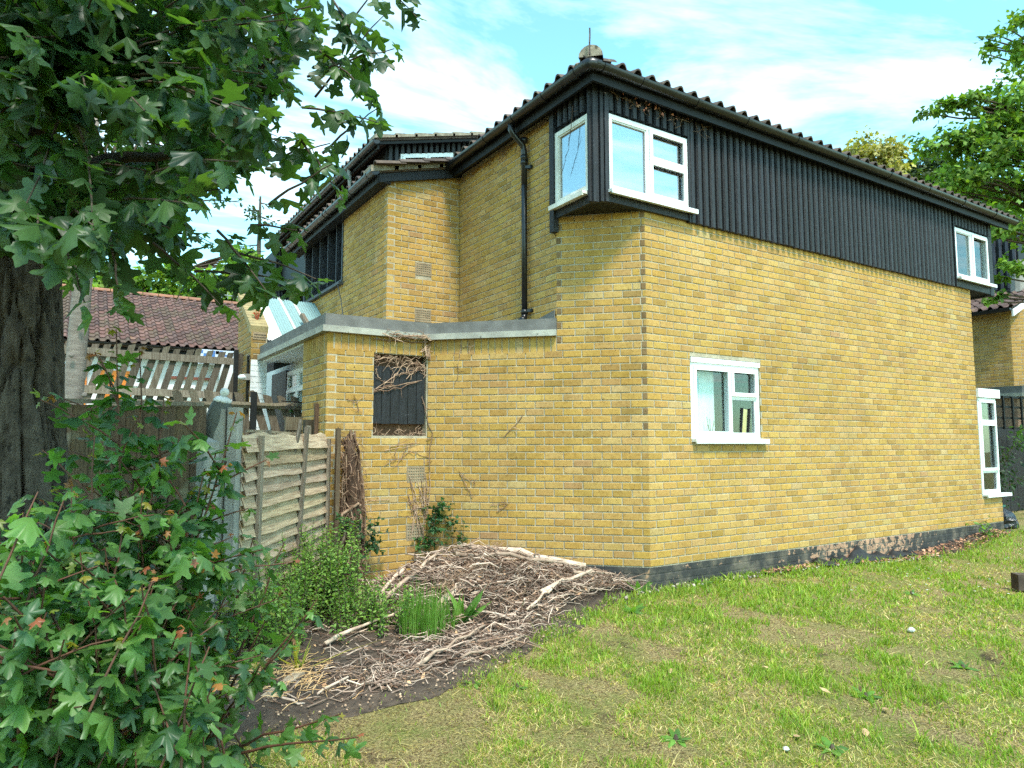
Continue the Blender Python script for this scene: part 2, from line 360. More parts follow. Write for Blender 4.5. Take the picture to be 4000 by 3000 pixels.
def soldier_course(owner, W, Lw, z0, z1, s_from=0.):
    s_ = s_from
    while s_ < Lw-.03:
        V, Fc = brick_geo(W, s_, min(s_+.065, Lw), z0+.005, z1-.005, random.uniform(0, .002)); BRICKS.append((owner, V, Fc, brick_tint(), 0, False)); s_ += .075
def flush_bricks(house_root, limit=300):
    vis = sorted([b for b in BRICKS if b[4] > 0 and not b[5]], key=lambda q: -q[4])[:limit]
    ids = set(id(b) for b in vis); rest = {}
    for b in BRICKS:
        if id(b) in ids:
            mb = MB(); mb.t = b[3]; mb.add(b[1], b[2]); mb.build('brick', BRICK, b[0])
        else: rest.setdefault((b[0].name, b[5]), [b[0], []])[1].append(b)
    for (k, pl), (ow, lst) in rest.items():
        mb = MB()
        for b in lst: mb.t = b[3]; mb.add(b[1], b[2])
        o = mb.build('plinth_bricks' if pl else 'brickwork', PLINTH if pl else BRICK, ow); o['kind'] = 'stuff'
    BRICKS.clear()
def backing(name, parent, W, Lw, z0, z1, holes=(), m=None, s_from=0., thick=.1, front=-.0055, ztop=None, tcol=(1, 1, 1)):
    mb = MB(); mb.t = tcol                                   # mortar bed behind the bricks, cut round the openings
    xs = sorted(set([s_from, Lw]+[q for h in holes for q in h[:2]]))
    for a, b in zip(xs[:-1], xs[1:]):
        hz = sorted([(h[2], h[3]) for h in holes if h[0] <= a+1e-6 and h[1] >= b-1e-6]); z = z0
        for (h0, h1) in hz+[(z1, z1)]:
            if h0 > z+1e-4: mb.fbox(W, a, b, front-thick, front, z, h0)
            z = max(z, h1)
    return mb.build(name, m or MORTAR, parent)

# ------------------------------------------------------------------ windows
def window(parent, W, s0, s1, z0, z1, cells, d=0.02, sill=True, frame_m=None, glass=None, fw=.05, sill_z=None, head=None, sill_ext=(.02, .07), sash=True):
    """uPVC window: outer frame, then sashes; cells = [(a0, a1, b0, b1, opening)] as shares of the opening"""
    fm = frame_m or WHITE; gm = glass or GLASS
    mb = MB(); dd = d
    mb.fbox(W, s0, s0+fw, dd-.07, dd, z0, z1); mb.fbox(W, s1-fw, s1, dd-.07, dd, z0, z1)
    mb.fbox(W, s0+fw, s1-fw, dd-.07, dd-.001, z0, z0+fw); mb.fbox(W, s0+fw, s1-fw, dd-.07, dd-.001, z1-fw, z1)
    w_, h_ = s1-s0, z1-z0
    xs = sorted(set(q for c in cells for q in c[:2]) - {0., 1.})
    for q in xs: mb.fbox(W, s0+w_*q-fw*.45, s0+w_*q+fw*.45, dd-.07, dd-.002, z0+fw, z1-fw)
    for c in cells:
        for q in (c[2], c[3]):
            if 0 < q < 1:
                a = s0+w_*c[0]+(fw if c[0] == 0 else fw*.45); b = s0+w_*c[1]-(fw if c[1] == 1 else fw*.45)
                if q == c[3]: mb.fbox(W, a, b, dd-.07, dd-.003, z0+h_*q-fw*.4, z0+h_*q+fw*.4)
    win = mb.build('window', fm, parent)
    for (a0, a1, b0, b1, op) in cells:
        A = s0+w_*a0+(fw if a0 == 0 else fw*.45); B = s0+w_*a1-(fw if a1 == 1 else fw*.45)
        C = z0+h_*b0+(fw if b0 == 0 else fw*.4); D_ = z0+h_*b1-(fw if b1 == 1 else fw*.4)
        i = .004
        if op:
            mb = MB(); k = .042; x = .018; A2, B2, C2, D2 = A-x, B+x, C-x, D_+x
            for (e0, e1, g0, g1) in ((A2, A2+k, C2, D2), (B2-k, B2, C2, D2), (A2+k, B2-k, C2, C2+k), (A2+k, B2-k, D2-k, D2)):
                mb.fbox(W, e0, e1, dd, dd+.018, g0, g1)
            mb.build('sash', fm, win); i = .024
        else:
            mb = MB(); k = .014
            for (e0, e1, g0, g1) in ((A, A+k, C, D_), (B-k, B, C, D_), (A+k, B-k, C, C+k), (A+k, B-k, D_-k, D_)):
                mb.fbox(W, e0, e1, dd-.03, dd-.012, g0, g1)
            mb.build('glazing_bead', fm, win)
        mb = MB(); mb.fbox(W, A+i*.4, B-i*.4, dd-.034, dd-.030, C+i*.4, D_-i*.4); mb.build('pane', gm, win)
    if sill:
        sz = sill_z if sill_z is not None else z0
        mb = MB(); mb.fbox(W, s0-sill_ext[0], s1+sill_ext[1], -.03, dd+.075, sz-.032, sz-.002); mb.fbox(W, s0-sill_ext[0]+.004, s1+sill_ext[1]-.004, dd+.06, dd+.078, sz-.05, sz-.004)
        mb.build('sill', fm, win)
    if head:
        mb = MB(); mb.fbox(W, s0-.005, s1+.005, -.05, dd+.02, z1, z1+head); mb.build('window_head', fm, win)
    return win

# ------------------------------------------------------------------ roof tiles, gutters
def tile_mesh(name, m, wd=.2, ln=.40, roll=.05, th=.016, tints=((1, 1, 1),)):
    res = []
    for tcol in tints:
        mb = MB(); mb.t = tcol
        prof = [(0, 0), (.12, -.004), (.4, -.004), (.52, .004), (.60, .028), (.68, .044), (.78, .05), (.88, .044), (.96, .026), (1.04, .0)]
        prof = [(a*wd, b*roll/.05) for a, b in prof]; k = len(prof)
        vv = [(x, 0, z+th) for x, z in prof]+[(x, ln, z+th-.012) for x, z in prof]+[(x, 0, z) for x, z in prof]
        ff = [(i, i+1, k+i+1, k+i) for i in range(k-1)]+[(2*k+i, 2*k+i+1, i+1, i) for i in range(k-1)]
        mb.add(vv, ff); res.append(proto(mb, name, m))
    return res
def gutter(parent, a, b, r=.057, m=None, unions=(), ends=(True, True), name='gutter'):
    a = np.array(a, float); b = np.array(b, float); d = nrm(b-a); sd_ = np.cross(d, (0, 0, 1)); n = 12
    def half(p, rr, t=.004): return [p+sd_*math.cos(math.pi+math.pi*k/n)*rr+np.array((0, 0, 1))*math.sin(math.pi+math.pi*k/n)*rr for k in range(n+1)] + [p+sd_*math.cos(2*math.pi-math.pi*k/n)*(rr-t)+np.array((0, 0, 1))*math.sin(2*math.pi-math.pi*k/n)*(rr-t) for k in range(n+1)]
    mb = MB(); mb.extrude(half(a, r), b-a)
    g = mb.build(name, m or BLACKPLASTIC, parent, True)
    try: g.data.set_sharp_from_angle(angle=.6)
    except Exception: pass
    ln = np.linalg.norm(b-a)
    for q in unions:
        mb = MB(); mb.extrude(half(a+d*(q-.03), r+.006, .005), d*.06); mb.build('gutter_union', m or BLACKPLASTIC, g)
    for e, fl in ((a, ends[0]), (b-d*.006, ends[1])):
        if fl:
            mb = MB(); poly = [e+sd_*math.cos(math.pi+math.pi*k/n)*(r+.003)+np.array((0, 0, 1))*math.sin(math.pi+math.pi*k/n)*(r+.003) for k in range(n+1)]
            mb.extrude(poly, d*.006); mb.build('stop_end', m or BLACKPLASTIC, g)
    return g

# ================================================================== THE HOUSE
house = thing('house', 'yellow brick house with black timber upper storey, chamfered corner and flat-roofed extension', 'house', (2.5, 2.5, -.25))
TX, X2, XC, YC, YI = -.649, -1.66, -2.751, 1.644, 2.805
ZT = 3.6; RL = 6.85; RP, RZ = .27, 4.845                     # roof slope and eave height
roofL = lambda x: RZ+RP*(x+.85)
# --- main side wall
WR, _ = frame((0, 0), (RL, 0))
LOW = (.615, 1.745, 1.245, 2.135)
wall = backing('wall', house, WR, RL, -.01, ZT, [LOW])
backing('plinth', house, WR, RL+.65, -.6, -.011, (), PLINTH, front=-.002, tcol=(.26, .19, .135))
brickwork(wall, WR, RL, 0, 48, [LOW], 0)
brickwork(wall, WR, RL+.65, -.45, 6, (), 0, tintf=lambda i, s_: tuple(np.array((.40, .225, .14))*random.uniform(.8, 1.15)), plinth=True)
# low wall of the far bay, same plane
WB, _ = frame((RL, 0), (RL+.65, 0))
wb = backing('wall', house, WB, .65, -.01, .41); brickwork(wb, WB, .65, 0, 5, (), 1)
mb = MB(); mb.box(RL+.02, RL+.63, .1, .55, -.4, .40); mb.build('bay_base', MORTAR, house)
# --- chamfered corner wall: tower and lower wall share a plane
LD = 2.325
WD, _ = frame((-LD*math.sqrt(.5), LD*math.sqrt(.5)), (0, 0))
sT = LD-.917
backing('plinth', house, WD, LD, -.6, -.011, (), PLINTH, front=-.002, tcol=(.26, .19, .135)); wall = backing('wall', house, WD, LD, -.01, 2.33); mb = MB(); mb.fbox(WD, sT, LD, -.1045, -.0045, 2.33, ZT); mb.build('wall', MORTAR, house)
brickwork(wall, WD, LD, 0, 29, (), 1, enddark=(False, True))
brickwork(wall, WD, LD, 29*CRS, 19, (), 0, s_from=sT, enddark=(True, True))
soldier_course(wall, WD, sT-.01, 2.15, 2.33)
brickwork(wall, WD, LD, -.45, 6, (), 0, tintf=lambda i, s_: tuple(np.array((.36, .21, .12))*random.uniform(.7, 1.1)), plinth=True)
# --- extension: face with the boarded window, and its end
WC, LC = frame((XC, YC), (-LD*math.sqrt(.5), YC))
BRD = (.494, 1.095, 1.295, 2.15)
V1 = (.875, 1.085, .80, .975); V2 = (.875, 1.085, .20, .375)
wall = backing('wall', house, WC, LC, -.6, 2.33, [BRD])
brickwork(wall, WC, LC, -.45, 35, [BRD, V1, V2], 0); soldier_course(wall, WC, LC-.005, 2.15, 2.33)
WE, LE = frame((XC, 2.481), (XC, YC))
wall = backing('wall', house, WE, LE, -.6, 2.33); brickwork(wall, WE, LE, -.45, 35, (), 1); soldier_course(wall, WE, LE, 2.15, 2.33)
# --- upper set-back walls
WL, LL = frame((TX, YI), (TX, -TX))
wall = backing('wall', house, WL, LL, 2.3, 4.78); brickwork(wall, WL, LL, 2.325, 32, (), 0)
WI, LI = frame((X2, YI), (TX, YI))
zc = lambda s_: roofL(X2+s_)-.075
wall_top = MB(); P = lambda s_, d, z: (X2+s_, YI-d, z)
wall_top.extrude([P(0, -.0045, 2.3), P(LI, -.0045, 2.3), P(LI, -.0045, zc(LI)), P(0, -.0045, zc(0))], (0, .1, 0))
wall = wall_top.build('wall', MORTAR, house)
V3 = (.385, .61, 3.345, 3.515); V4 = (.385, .61, 2.745, 2.915)
brickwork(wall, WI, LI, 2.325, 34, [V3, V4], 1, zcut=zc)
Y2E = 6.46
W2, L2 = frame((X2, Y2E), (X2, YI)); sW0, sW1 = Y2E-6.42, Y2E-4.46
LV = (sW0, sW1, 3.53, 4.6)
wall = backing('wall', house, W2, L2, .2, 4.5, [LV]); brickwork(wall, W2, L2, 2.325, 29, [LV], 0)
# far chamfer and rear faces that close the shell
mb = MB(); mb.extrude([(RL, .01, -.4), (RL+.64, .65, -.4), (RL+.64, .75, -.4), (RL-.05, .1, -.4)], (0, 0, 4.0)); mb.box(RL+.55, RL+.65, .76, 5, -.4, 4.6); mb.box(-1.5, RL+.55, 6.8, 6.9, -.4, 4.9); mb.build('wall', MORTAR, house)
mb = MB(); mb.box(X2+.1, RL+.5, YI+.1, 6.7, 2.45, 2.55); mb.box(.0, RL+.5, .25, YI+.1, 2.45, 2.55); mb.extrude([(-2.7, 1.75, 2.33), (-1.7, 1.75, 2.33), (-.1, .15, 2.33), (0.1, 3.0, 2.33), (-2.7, 3.0, 2.33)], (0, 0, .05)); mb.build('floor_slab', CONCRETE, house)

# --- air bricks
def air_brick(W, h, m):
    mb = MB(); s0, s1, z0, z1 = h[0]+.004, h[1]-.004, h[2]+.004, h[3]-.004
    nx, nz = 7, 5; cw, ch = (s1-s0-.02)/nx, (z1-z0-.02)/nz
    mb.fbox(W, s0, s0+.014, -.03, .003, z0, z1); mb.fbox(W, s1-.014, s1, -.03, .003, z0, z1)
    for k in range(nz+1): mb.fbox(W, s0+.014, s1-.014, -.03, .002, z0+.01+k*ch-(.010 if k == 0 else .006), z0+.01+k*ch+(.010 if k == nz else .006))
    for k in range(1, nx): mb.fbox(W, s0+.010+k*cw-.0055, s0+.010+k*cw+.0055, -.03, .0012, z0+.01, z1-.01)
    o = mb.build('air_brick', m, house); mb = MB(); mb.fbox(W, s0, s1, -.06, -.031, z0, z1); mb.build('vent_dark_backing', DARK, o)  # dark slab stands in for the shade behind the grid
AIRM = M('clay_air_brick', (.33, .24, .15), (.23, .165, .105), 12, .9, .2, 60)
for W_, h_ in ((WC, V1), (WC, V2), (WI, V3), (WI, V4)): air_brick(W_, h_, AIRM)

# --- boarded window of the extension
mb = MB(); mb.fbox(WC, BRD[0], BRD[1], -.15, -.12, BRD[2], BRD[3]); pb = mb.build('plywood_backing', M('stained_plywood', (.17, .09, .055), (.08, .045, .03), 6, .9, .3, 30), house)
bw = (BRD[1]-BRD[0]-.01)/6
for k in range(6):
    mb = MB(); mb.t = (random.uniform(.7, 1.2),)*3; mb.fbox(WC, BRD[0]+.005+k*bw, BRD[0]+.005+(k+1)*bw-.005, -.06, -.036+random.uniform(0, .004), 1.42+random.uniform(-.003, .003), 2.02+random.uniform(-.004, .004)); mb.build('window_board', BLACKWOOD, house)
mb = MB(); mb.fbox(WC, BRD[0]+.0, BRD[1]-.0, -.10, -.061, 1.46, 1.51); mb.fbox(WC, BRD[0], BRD[1], -.10, -.061, 1.9, 1.95); mb.build('batten', BLACKFLAT, house)

# --- flat roof: lip and felt upstand, following the extension, the porch and the return to the tower
poly = [(-2.751, 4.66), (XC, YC), (-LD*math.sqrt(.5), YC), (-LD*math.sqrt(.5)+sT*math.sqrt(.5), LD*math.sqrt(.5)-sT*math.sqrt(.5))]
def offset_line(pts, o):
    res = []; ns = []
    for a, b in zip(pts[:-1], pts[1:]):
        d = np.array(b)-np.array(a); d /= np.linalg.norm(d); ns.append(np.array((d[1], -d[0])))
    for i, p_ in enumerate(pts):
        if i == 0: q = np.array(p_)+ns[0]*o
        elif i == len(pts)-1: q = np.array(p_)+ns[-1]*o
        else:
            b = ns[i-1]+ns[i]; b = b/np.linalg.norm(b); q = np.array(p_)+b*o/(b@ns[i])
        res.append(q)
    return res
def strip(pts, o0, o1, z0, z1, name, m, parent):
    A = offset_line(pts, o0); B = offset_line(pts, o1); mb = MB()
    for i in range(len(pts)-1):
        mb.hexa([(*B[i], z0), (*B[i+1], z0), (*A[i+1], z0), (*A[i], z0), (*B[i], z1), (*B[i+1], z1), (*A[i+1], z1), (*A[i], z1)])
    return mb.build(name, m, parent)
fr = strip(poly, -.12, .065, 2.325, 2.388, 'concrete_lip', CONCRETE, house)
up = strip(poly, -.22, .034, 2.388, 2.51, 'felt_upstand', FELT, house)
mb = MB(); mb.extrude([(-2.6, 4.6, 2.39), (-2.6, 1.8, 2.39), (-1.75, 1.85, 2.39), (-.8, .95, 2.39), (-.66, .95, 2.39), (-.66, 2.8, 2.39), (-1.67, 2.8, 2.39), (-1.67, 4.6, 2.39)][::-1], (0, 0, .06)); mb.build('flat_roof', FELT, house)
mb = MB(); mb.extrude([(TX-.012, .66, 2.505), (TX-.012, 1.15, 2.47), (TX-.012, 1.15, 2.52), (TX-.012, .66, 2.60)], (-.012, 0, 0)); mb.build('lead_flashing', FELT, house)
mb = MB(); mb.box(-2.62, -1.67, 2.49, 4.62, 2.33, 2.385); mb.box(-2.745, -2.63, 2.49, 4.62, 2.30, 2.324); mb.build('porch_ceiling', WHITEBRICK, house)

# --- cladding of the upper storey: each board on its own
CL = -.045
WCR, _ = frame((-.70, CL), (7.56, CL)); X0 = -.70
mb = MB(); mb.fbox(WCR, .0, 8.26, -.06, -.02, 3.6, 4.78); mb.build('cladding_backing', BLACKFLAT, house) if False else None
PITCHB = .105
def board(W, s_, z0, z1, wd=.068, parent=house, th=.04, t=None):
    P0, u, n = W; mb = MB(); g = t if t is not None else random.uniform(.65, 1.5); mb.t = (g, g, g*random.uniform(.95, 1.08))
    q = lambda a, d, z: (P0[0]+u[0]*a+n[0]*d, P0[1]+u[1]*a+n[1]*d, z)
    e = random.uniform(-.004, .004); c = .012; j = random.uniform(-.003, .003)
    prof = [(s_, 0), (s_+.002, th*.55), (s_+c, th+j), (s_+wd-c, th+j), (s_+wd-.002, th*.55), (s_+wd, 0)]
    mb.extrude([q(a, d, z0+e) for a, d in prof], (0, 0, z1-z0)); return mb.build('cladding_board', BLACKWOOD, parent)
W0, _ = frame((0, -.02), (1, -.02))
mb = MB(); mb.box(.60, 6.36, -.022, .09, 3.58, 4.8); mb.box(-.60, .60, -.022, .09, 4.50, 4.8); mb.box(6.36, 7.5, -.022, .09, 4.52, 4.8); mb.box(-.668, -.60, .03, .6, 4.50, 4.8); mb.build('cladding_backing', BLACKFLAT, house)
x = .632
while x < 6.28: board(W0, x, 3.575, 4.76); x += PITCHB
x = -.515
while x < .58: board(W0, x, 4.515, 4.76, .07); x += PITCHB
x = 6.37
while x < 7.44: board(W0, x, 4.535, 4.76, .07); x += PITCHB
WBL, LBL = frame((-.672, .70), (-.672, -.045))
s_ = .16
while s_ < .62: board(WBL, s_, 4.515, 4.76, .06); s_ += .095
def post(x0, x1, y0, y1, z0, z1, name='corner_post', t=1.3):
    mb = MB(); mb.t = (t, t, t); mb.box(x0, x1, y0, y1, z0, z1); return mb.build(name, BLACKWOOD, house)
post(-.69, -.625, -.03, .035, 3.56, 4.80); post(-.615, -.575, -.05, -.012, 3.57, 4.79, t=1.0); post(-.565, -.512, -.06, -.01, 3.575, 4.79, t=1.5); post(-.716, -.672, .0, .03, 3.565, 4.79, t=1.0)
post(-.715, -.65, .60, .675, 3.42, 4.74, 'window_post'); post(.604, .628, -.055, -.01, 3.57, 4.78, 'window_post', .9)
post(7.425, 7.55, -.05, .05, 3.57, 4.79); post(6.335, 6.362, -.05, -.01, 3.58, 4.79, 'window_post', .9); post(7.48, 7.56, .05, .62, 3.57, 4.79, 'corner_post', .8)
# apron boards and soffits under the two bays
mb = MB(); mb.box(-.50, .62, -.045, -.015, 3.585, 3.672); mb.box(-.69, -.66, .04, .60, 3.56, 3.655); mb.build('apron_board', BLACKWOOD, house)
mb = MB(); mb.box(6.36, 7.43, -.045, -.015, 3.585, 3.70); mb.build('apron_board', BLACKWOOD, house)
mb = MB(); mb.extrude([(-.67, -.02, 3.59), (-.03, -.02, 3.59), (-.67, .62, 3.59)], (0, 0, .03)); mb.build('soffit', BLACKFLAT, house)
mb = MB(); mb.extrude([(6.87, -.02, 3.59), (7.5, -.02, 3.59), (7.5, .61, 3.59)], (0, 0, .03)); mb.build('soffit', BLACKFLAT, house)
# windows of the upper storey
WW, _ = frame((0, -.03), (1, -.03))
window(house, WW, -.51, .602, 3.702, 4.49, [(0, .49, 0, 1, False), (.49, 1, 0, .54, True), (.49, 1, .54, 1, True)], .012, glass=SKYGLASS, sill_z=3.70, sill_ext=(.02, .07))
WS, _ = frame((-.685, .60), (-.685, 0))
window(house, WS, .005, .565, 3.69, 4.475, [(0, 1, 0, 1, False)], .012, frame_m=OLDWHITE, glass=SKYGLASS, sill_z=3.68, sill_ext=(.02, -.01))
window(house, WW, 6.365, 7.42, 3.735, 4.51, [(0, .49, 0, 1, False), (.49, 1, 0, 1, True)], .012, sill_z=3.735, sill_ext=(.02, .07))
# lower windows
window(house, WR, .628, 1.732, 1.262, 2.075, [(0, .565, 0, 1, True), (.565, 1, 0, .575, False), (.565, 1, .575, 1, True)], -.012, sill_z=1.262, sill_ext=(.01, .07), head=.052, fw=.055)
WFB, _ = frame((RL+.02, 0), (RL+.62, 0))
window(house, WFB, .02, .60, .44, 1.92, [(0, 1, 0, .24, False), (0, 1, .24, .74, True), (0, 1, .74, 1, True)], -.005, sill_z=.445, sill_ext=(.0, .2), head=None)
mb = MB(); mb.box(RL+.0, RL+.70, -.035, .9, 1.925, 2.06); mb.build('bay_roof', WHITE, house)
mb = MB(); mb.box(RL+.55, RL+.62, .04, .9, .42, 1.92); mb.build('bay_side', DARK, house)
# louvred landing window of the set-back wall: dark frame, fins, glass
mb = MB(); mb.fbox(W2, sW0, sW1, -.12, .02, 3.53, 3.575); mb.fbox(W2, sW0, sW0+.05, -.12, .015, 3.575, 4.6); mb.fbox(W2, sW1-.04, sW1, -.12, .012, 3.575, 4.6); mb.fbox(W2, sW0-.03, sW1+.04, -.02, .07, 3.495, 3.53)
lw = mb.build('window', M('grey_black_frame', (.035, .036, .04), (.07, .07, .075), 8, .55, .2, 40), house)
mb = MB(); mb.fbox(W2, sW0+.05, sW1-.04, -.22, -.215, 3.58, 4.55); mb.build('pane', GLASS, lw)
for k in range(5):
    a = sW0+.06+k*(sW1-sW0-.12)/4.6
    mb = MB(); mb.t = (1.6, 1.6, 1.7); mb.fbox(W2, a, a+.028, -.20, .012, 3.58, 4.6); mb.build('fin', BLACKWOOD, lw)
for k in range(4):
    a = sW0+.25+k*(sW1-sW0-.12)/4.6
    mb = MB(); mb.fbox(W2, a, a+.03, -.21, -.16, 3.6, 4.4); mb.build('glazing_bar', WHITE, lw)
# --- roof shell, eaves, tiles
mb = MB()
A_ = (-.86, -.21); zr = lambda x, y: RZ+RP*(y+.21)
top = 4.6; zt = RZ+RP*(top+.21)
def slab(pts, th=.05): mb.extrude([np.array(q)-np.array((0, 0, th)) for q in pts], (0, 0, th))
slab([(-.86, -.21, RZ), (8.0, -.21, RZ), (8.0-.0, top, zt), (-.86+top+.21, top, zt)])
slab([(-.86, -.21, RZ), (-.86+top+.21, top, zt), (-.86+top+.21, 6.9, zt), (-.86, 6.9, RZ)])
slab([(-1.87, 2.72, roofL(-1.87)), (-.86, 2.72, roofL(-.86)), (-.86, 6.9, roofL(-.86)), (-1.87, 6.9, roofL(-1.87))])
roof = mb.build('roof', TILE, house)
mb = MB(); mb.box(-.80, 7.9, -.165, -.135, 4.69, 4.835); mb.box(-.80, -.77, -.135, 2.70, 4.69, 4.835); mb.build('fascia', BLACKFLAT, house)
mb = MB(); mb.box(-.765, 7.88, -.13, -.02, 4.76, 4.775); mb.box(-.765, -.66, -.02, 2.72, 4.755, 4.77); mb.build('eaves_soffit', BLACKFLAT, house)
mb = MB(); zz = roofL(-1.87); mb.box(-1.82, -1.79, 2.76, 6.85, zz-.15, zz-.03); mb.box(-1.785, X2+.02, 2.76, 6.85, zz-.13, zz-.115); mb.build('fascia', BLACKFLAT, house)
mb = MB(); mb.extrude([(-1.80, 2.745, roofL(-1.80)-.16), (-.66, 2.745, roofL(-.66)-.17), (-.66, 2.745, roofL(-.66)-.05), (-1.80, 2.745, roofL(-1.80)-.05)], (0, .03, 0)); mb.build('bargeboard', BLACKWOOD, house)
tl = tile_mesh('roof_tile', TILE, tints=((1, 1, 1), (.8, .78, .75), (1.25, 1.15, 1.1), (1.05, 1.0, .9)))
pang = math.atan(RP); cp, spn = math.cos(pang), math.sin(pang); up_ = .33
ntile = 0
for r in range(3):
    k = 0; xx = -.74+r*up_*cp+.1
    while xx < 7.85:
        me = random.choice(tl); o = inst('roof_tile', me, roof, (xx, -.24+r*up_*cp+random.uniform(-.006, .006), RZ-.005+r*(up_*spn)+.012), (pang-.035, 0, random.uniform(-.01, .01))); xx += .2; ntile += 1
for r in range(2):
    yy = 2.62; 
    while yy > -.05+r*.36:
        inst('roof_tile', random.choice(tl), roof, (-.89+r*up_*cp+random.uniform(-.006, .006), yy, RZ-.005+r*up_*spn+.012), (pang-.035, 0, -math.pi/2+random.uniform(-.01, .01))); yy -= .2; ntile += 1
for r in range(4):
    yy = 6.8
    while yy > 2.76:
        inst('roof_tile', random.choice(tl), roof, (-1.90+r*up_*cp+random.uniform(-.006, .006), yy, roofL(-1.9)+r*up_*spn+.018), (pang-.035, 0, -math.pi/2+random.uniform(-.01, .01))); yy -= .2; ntile += 1
# verge: mortared tile edges at the end of the set-back roof
for k in range(4):
    a = -1.93+k*.31; mb = MB(); mb.extrude([(a, 2.69, roofL(a)-.035+.01*k*0), (a+.36, 2.69, roofL(a+.36)-.035), (a+.36, 2.69, roofL(a+.36)+.012), (a, 2.69, roofL(a)+.045)], (0, .26, 0)); mb.build('verge_tile', VERGE, roof)
# hip end at the corner: mortared hip tile with an iron spike
hd = nrm((1, 1, RP)); hb = np.array((-.865, -.215, RZ+.045))
mb = MB()
for k in range(5):
    c = hb+hd*(.02+k*.42); rr = .105; nn = 9
    ring = lambda c_, r_: [c_+np.array((math.cos(math.pi*q/nn)*.7071, -math.cos(math.pi*q/nn)*.7071, math.sin(math.pi*q/nn)))*r_ for q in range(nn+1)]
    a, b = ring(c, rr+.012), ring(c+hd*.44, rr-.004); v0 = len(mb.v); mb.add(a+b, [(q, q+1, nn+2+q, nn+1+q) for q in range(nn)]+([tuple(range(nn, -1, -1))] if k == 0 else []))
mb.build('hip_tile', VERGE, roof)
mb = MB(); pts = [hb+np.array((-.045, -.045, -.03)), hb+np.array((-.05, -.05, .08)), hb+np.array((-.035, -.035, .14)), hb+np.array((-.02, -.02, .19)), hb+np.array((-.025, -.025, .25))]
for a, b in zip(pts[:-1], pts[1:]): mb.beam(a, b, .028, .012, (1, -1, 0))
mb.build('hip_iron', M('rusty_iron', (.09, .07, .06), (.05, .04, .038), 20, .7, .3, 60), roof)
for k in range(5): 
    mb = MB(); c = hb+np.array((random.uniform(-.0, .22), random.uniform(.0, .22), -.02)); mb.lathe([(.03, 0), (.04, .02), (.02, .04)], c, n=6); mb.build('bedding_mortar', VERGE, roof)
GZ = 4.83
gutter(house, (-.82, -.215, GZ), (8.02, -.215, GZ), .06, unions=[.12, .62, 1.4, 2.2, 3.1, 4.1, 5.1, 6.1, 7.1, 8.1], ends=(False, True))
gutter(house, (-.868, 2.86, GZ), (-.868, -.17, GZ), .06, unions=[.3, 1.1, 1.72, 2.3, 2.85], ends=(True, False))
mb = MB()
for k in range(7):
    a = math.pi/2*k/6; c = np.array((-.82, -.17, 0))+np.array((-math.sin(math.pi/2-a), -math.sin(a), 0))*.046
mb.tube([(-.868, -.13, GZ-.01), (-.866, -.185, GZ-.012), (-.848, -.207, GZ-.012), (-.80, -.214, GZ-.012), (-.76, -.215, GZ-.01)], .058, 12, False); mb.build('gutter_angle', BLACKPLASTIC, house, True)
G2 = roofL(-1.87)-.02
gutter(house, (-1.875, 6.85, G2), (-1.875, 2.70, G2), .06, unions=[.3, 1.3, 2.2, 2.35, 3.3, 3.95])
mb = MB(); mb.tube([(-1.875, 6.9, G2+.03), (-1.875, 6.93, G2+.03)], .045, 10); mb.build('overflow_pipe', OLDWOOD, house)
# downpipe
px_ = TX-.055; py_ = 1.17
mb = MB(); mb.tube([(-.868, py_+.02, GZ-.05), (-.868, py_+.02, GZ-.12), (-.84, py_+.01, GZ-.17), (px_-.02, py_, GZ-.27), (px_, py_, GZ-.34), (px_, py_, 4.1)], .035, 10); mb.tube([(px_, py_, 4.4), (px_, py_, 2.66)], .034, 10)
dp = mb.build('downpipe', BLACKPLASTIC, house, True)
for z in (4.62, 4.42, 4.36, 2.66):
    mb = MB(); mb.tube([(px_, py_, z-.025), (px_, py_, z+.025)], .042, 10); mb.build('pipe_collar', BLACKPLASTIC, dp, True)
for z in (4.30, 2.67):
    mb = MB(); mb.beam((px_, py_-.02, z), (TX+.01, py_-.07, z), .03, .03); mb.lathe([(.0, 0), (.022, 0), (.022, .02), (0, .02)], (TX-.02, py_-.075, z), (1, 0, 0), 8); mb.build('pipe_bracket', BLACKPLASTIC, dp)
mb = MB(); mb.tube([(px_, py_, 2.65), (px_-.005, py_-.0, 2.6), (px_-.03, py_-.015, 2.57), (px_-.065, py_-.03, 2.555)], .036, 10); mb.build('pipe_shoe', BLACKPLASTIC, dp, True)
# rooms behind the glass
mb = MB(); mb.box(.3, 2.3, 1.45, 1.5, .0, 2.4); mb.box(.3, .33, .1, 1.5, 0, 2.4); mb.box(2.3, 2.33, .1, 1.5, 0, 2.4); mb.box(.3, 2.3, .1, 1.5, 0, .05); mb.build('room_lining', ROOM, house)
mb = MB(); mb.box(-.5, 1.5, 1.55, 1.6, 2.6, 4.6); mb.box(1.5, 1.55, .1, 1.6, 2.6, 4.6); mb.build('room_lining', ROOM, house); mb = MB(); mb.box(5.9, 5.95, .1, 1.6, 2.6, 4.6); mb.box(5.9, 7.4, 1.6, 1.65, 2.6, 4.6); mb.build('room_lining', ROOM, house)
mb = MB()
for k in range(24):
    a = .64+k*.022; mb.add([(a, .16+.012*math.sin(k*1.9), 1.2), (a+.022, .16+.012*math.sin(k*1.9+1.9), 1.2), (a+.022, .16+.012*math.sin(k*1.9+1.9), 2.12), (a, .16+.012*math.sin(k*1.9), 2.12)], [(0, 1, 2, 3)])
cu = mb.build('curtain', M('pale_net_curtain', (.74, .80, .83), (.66, .72, .75), 6, .9, .1, 30), None, True); tag(cu, 'pale blue-grey curtain hanging behind the ground floor window of the brick wall', 'curtain')
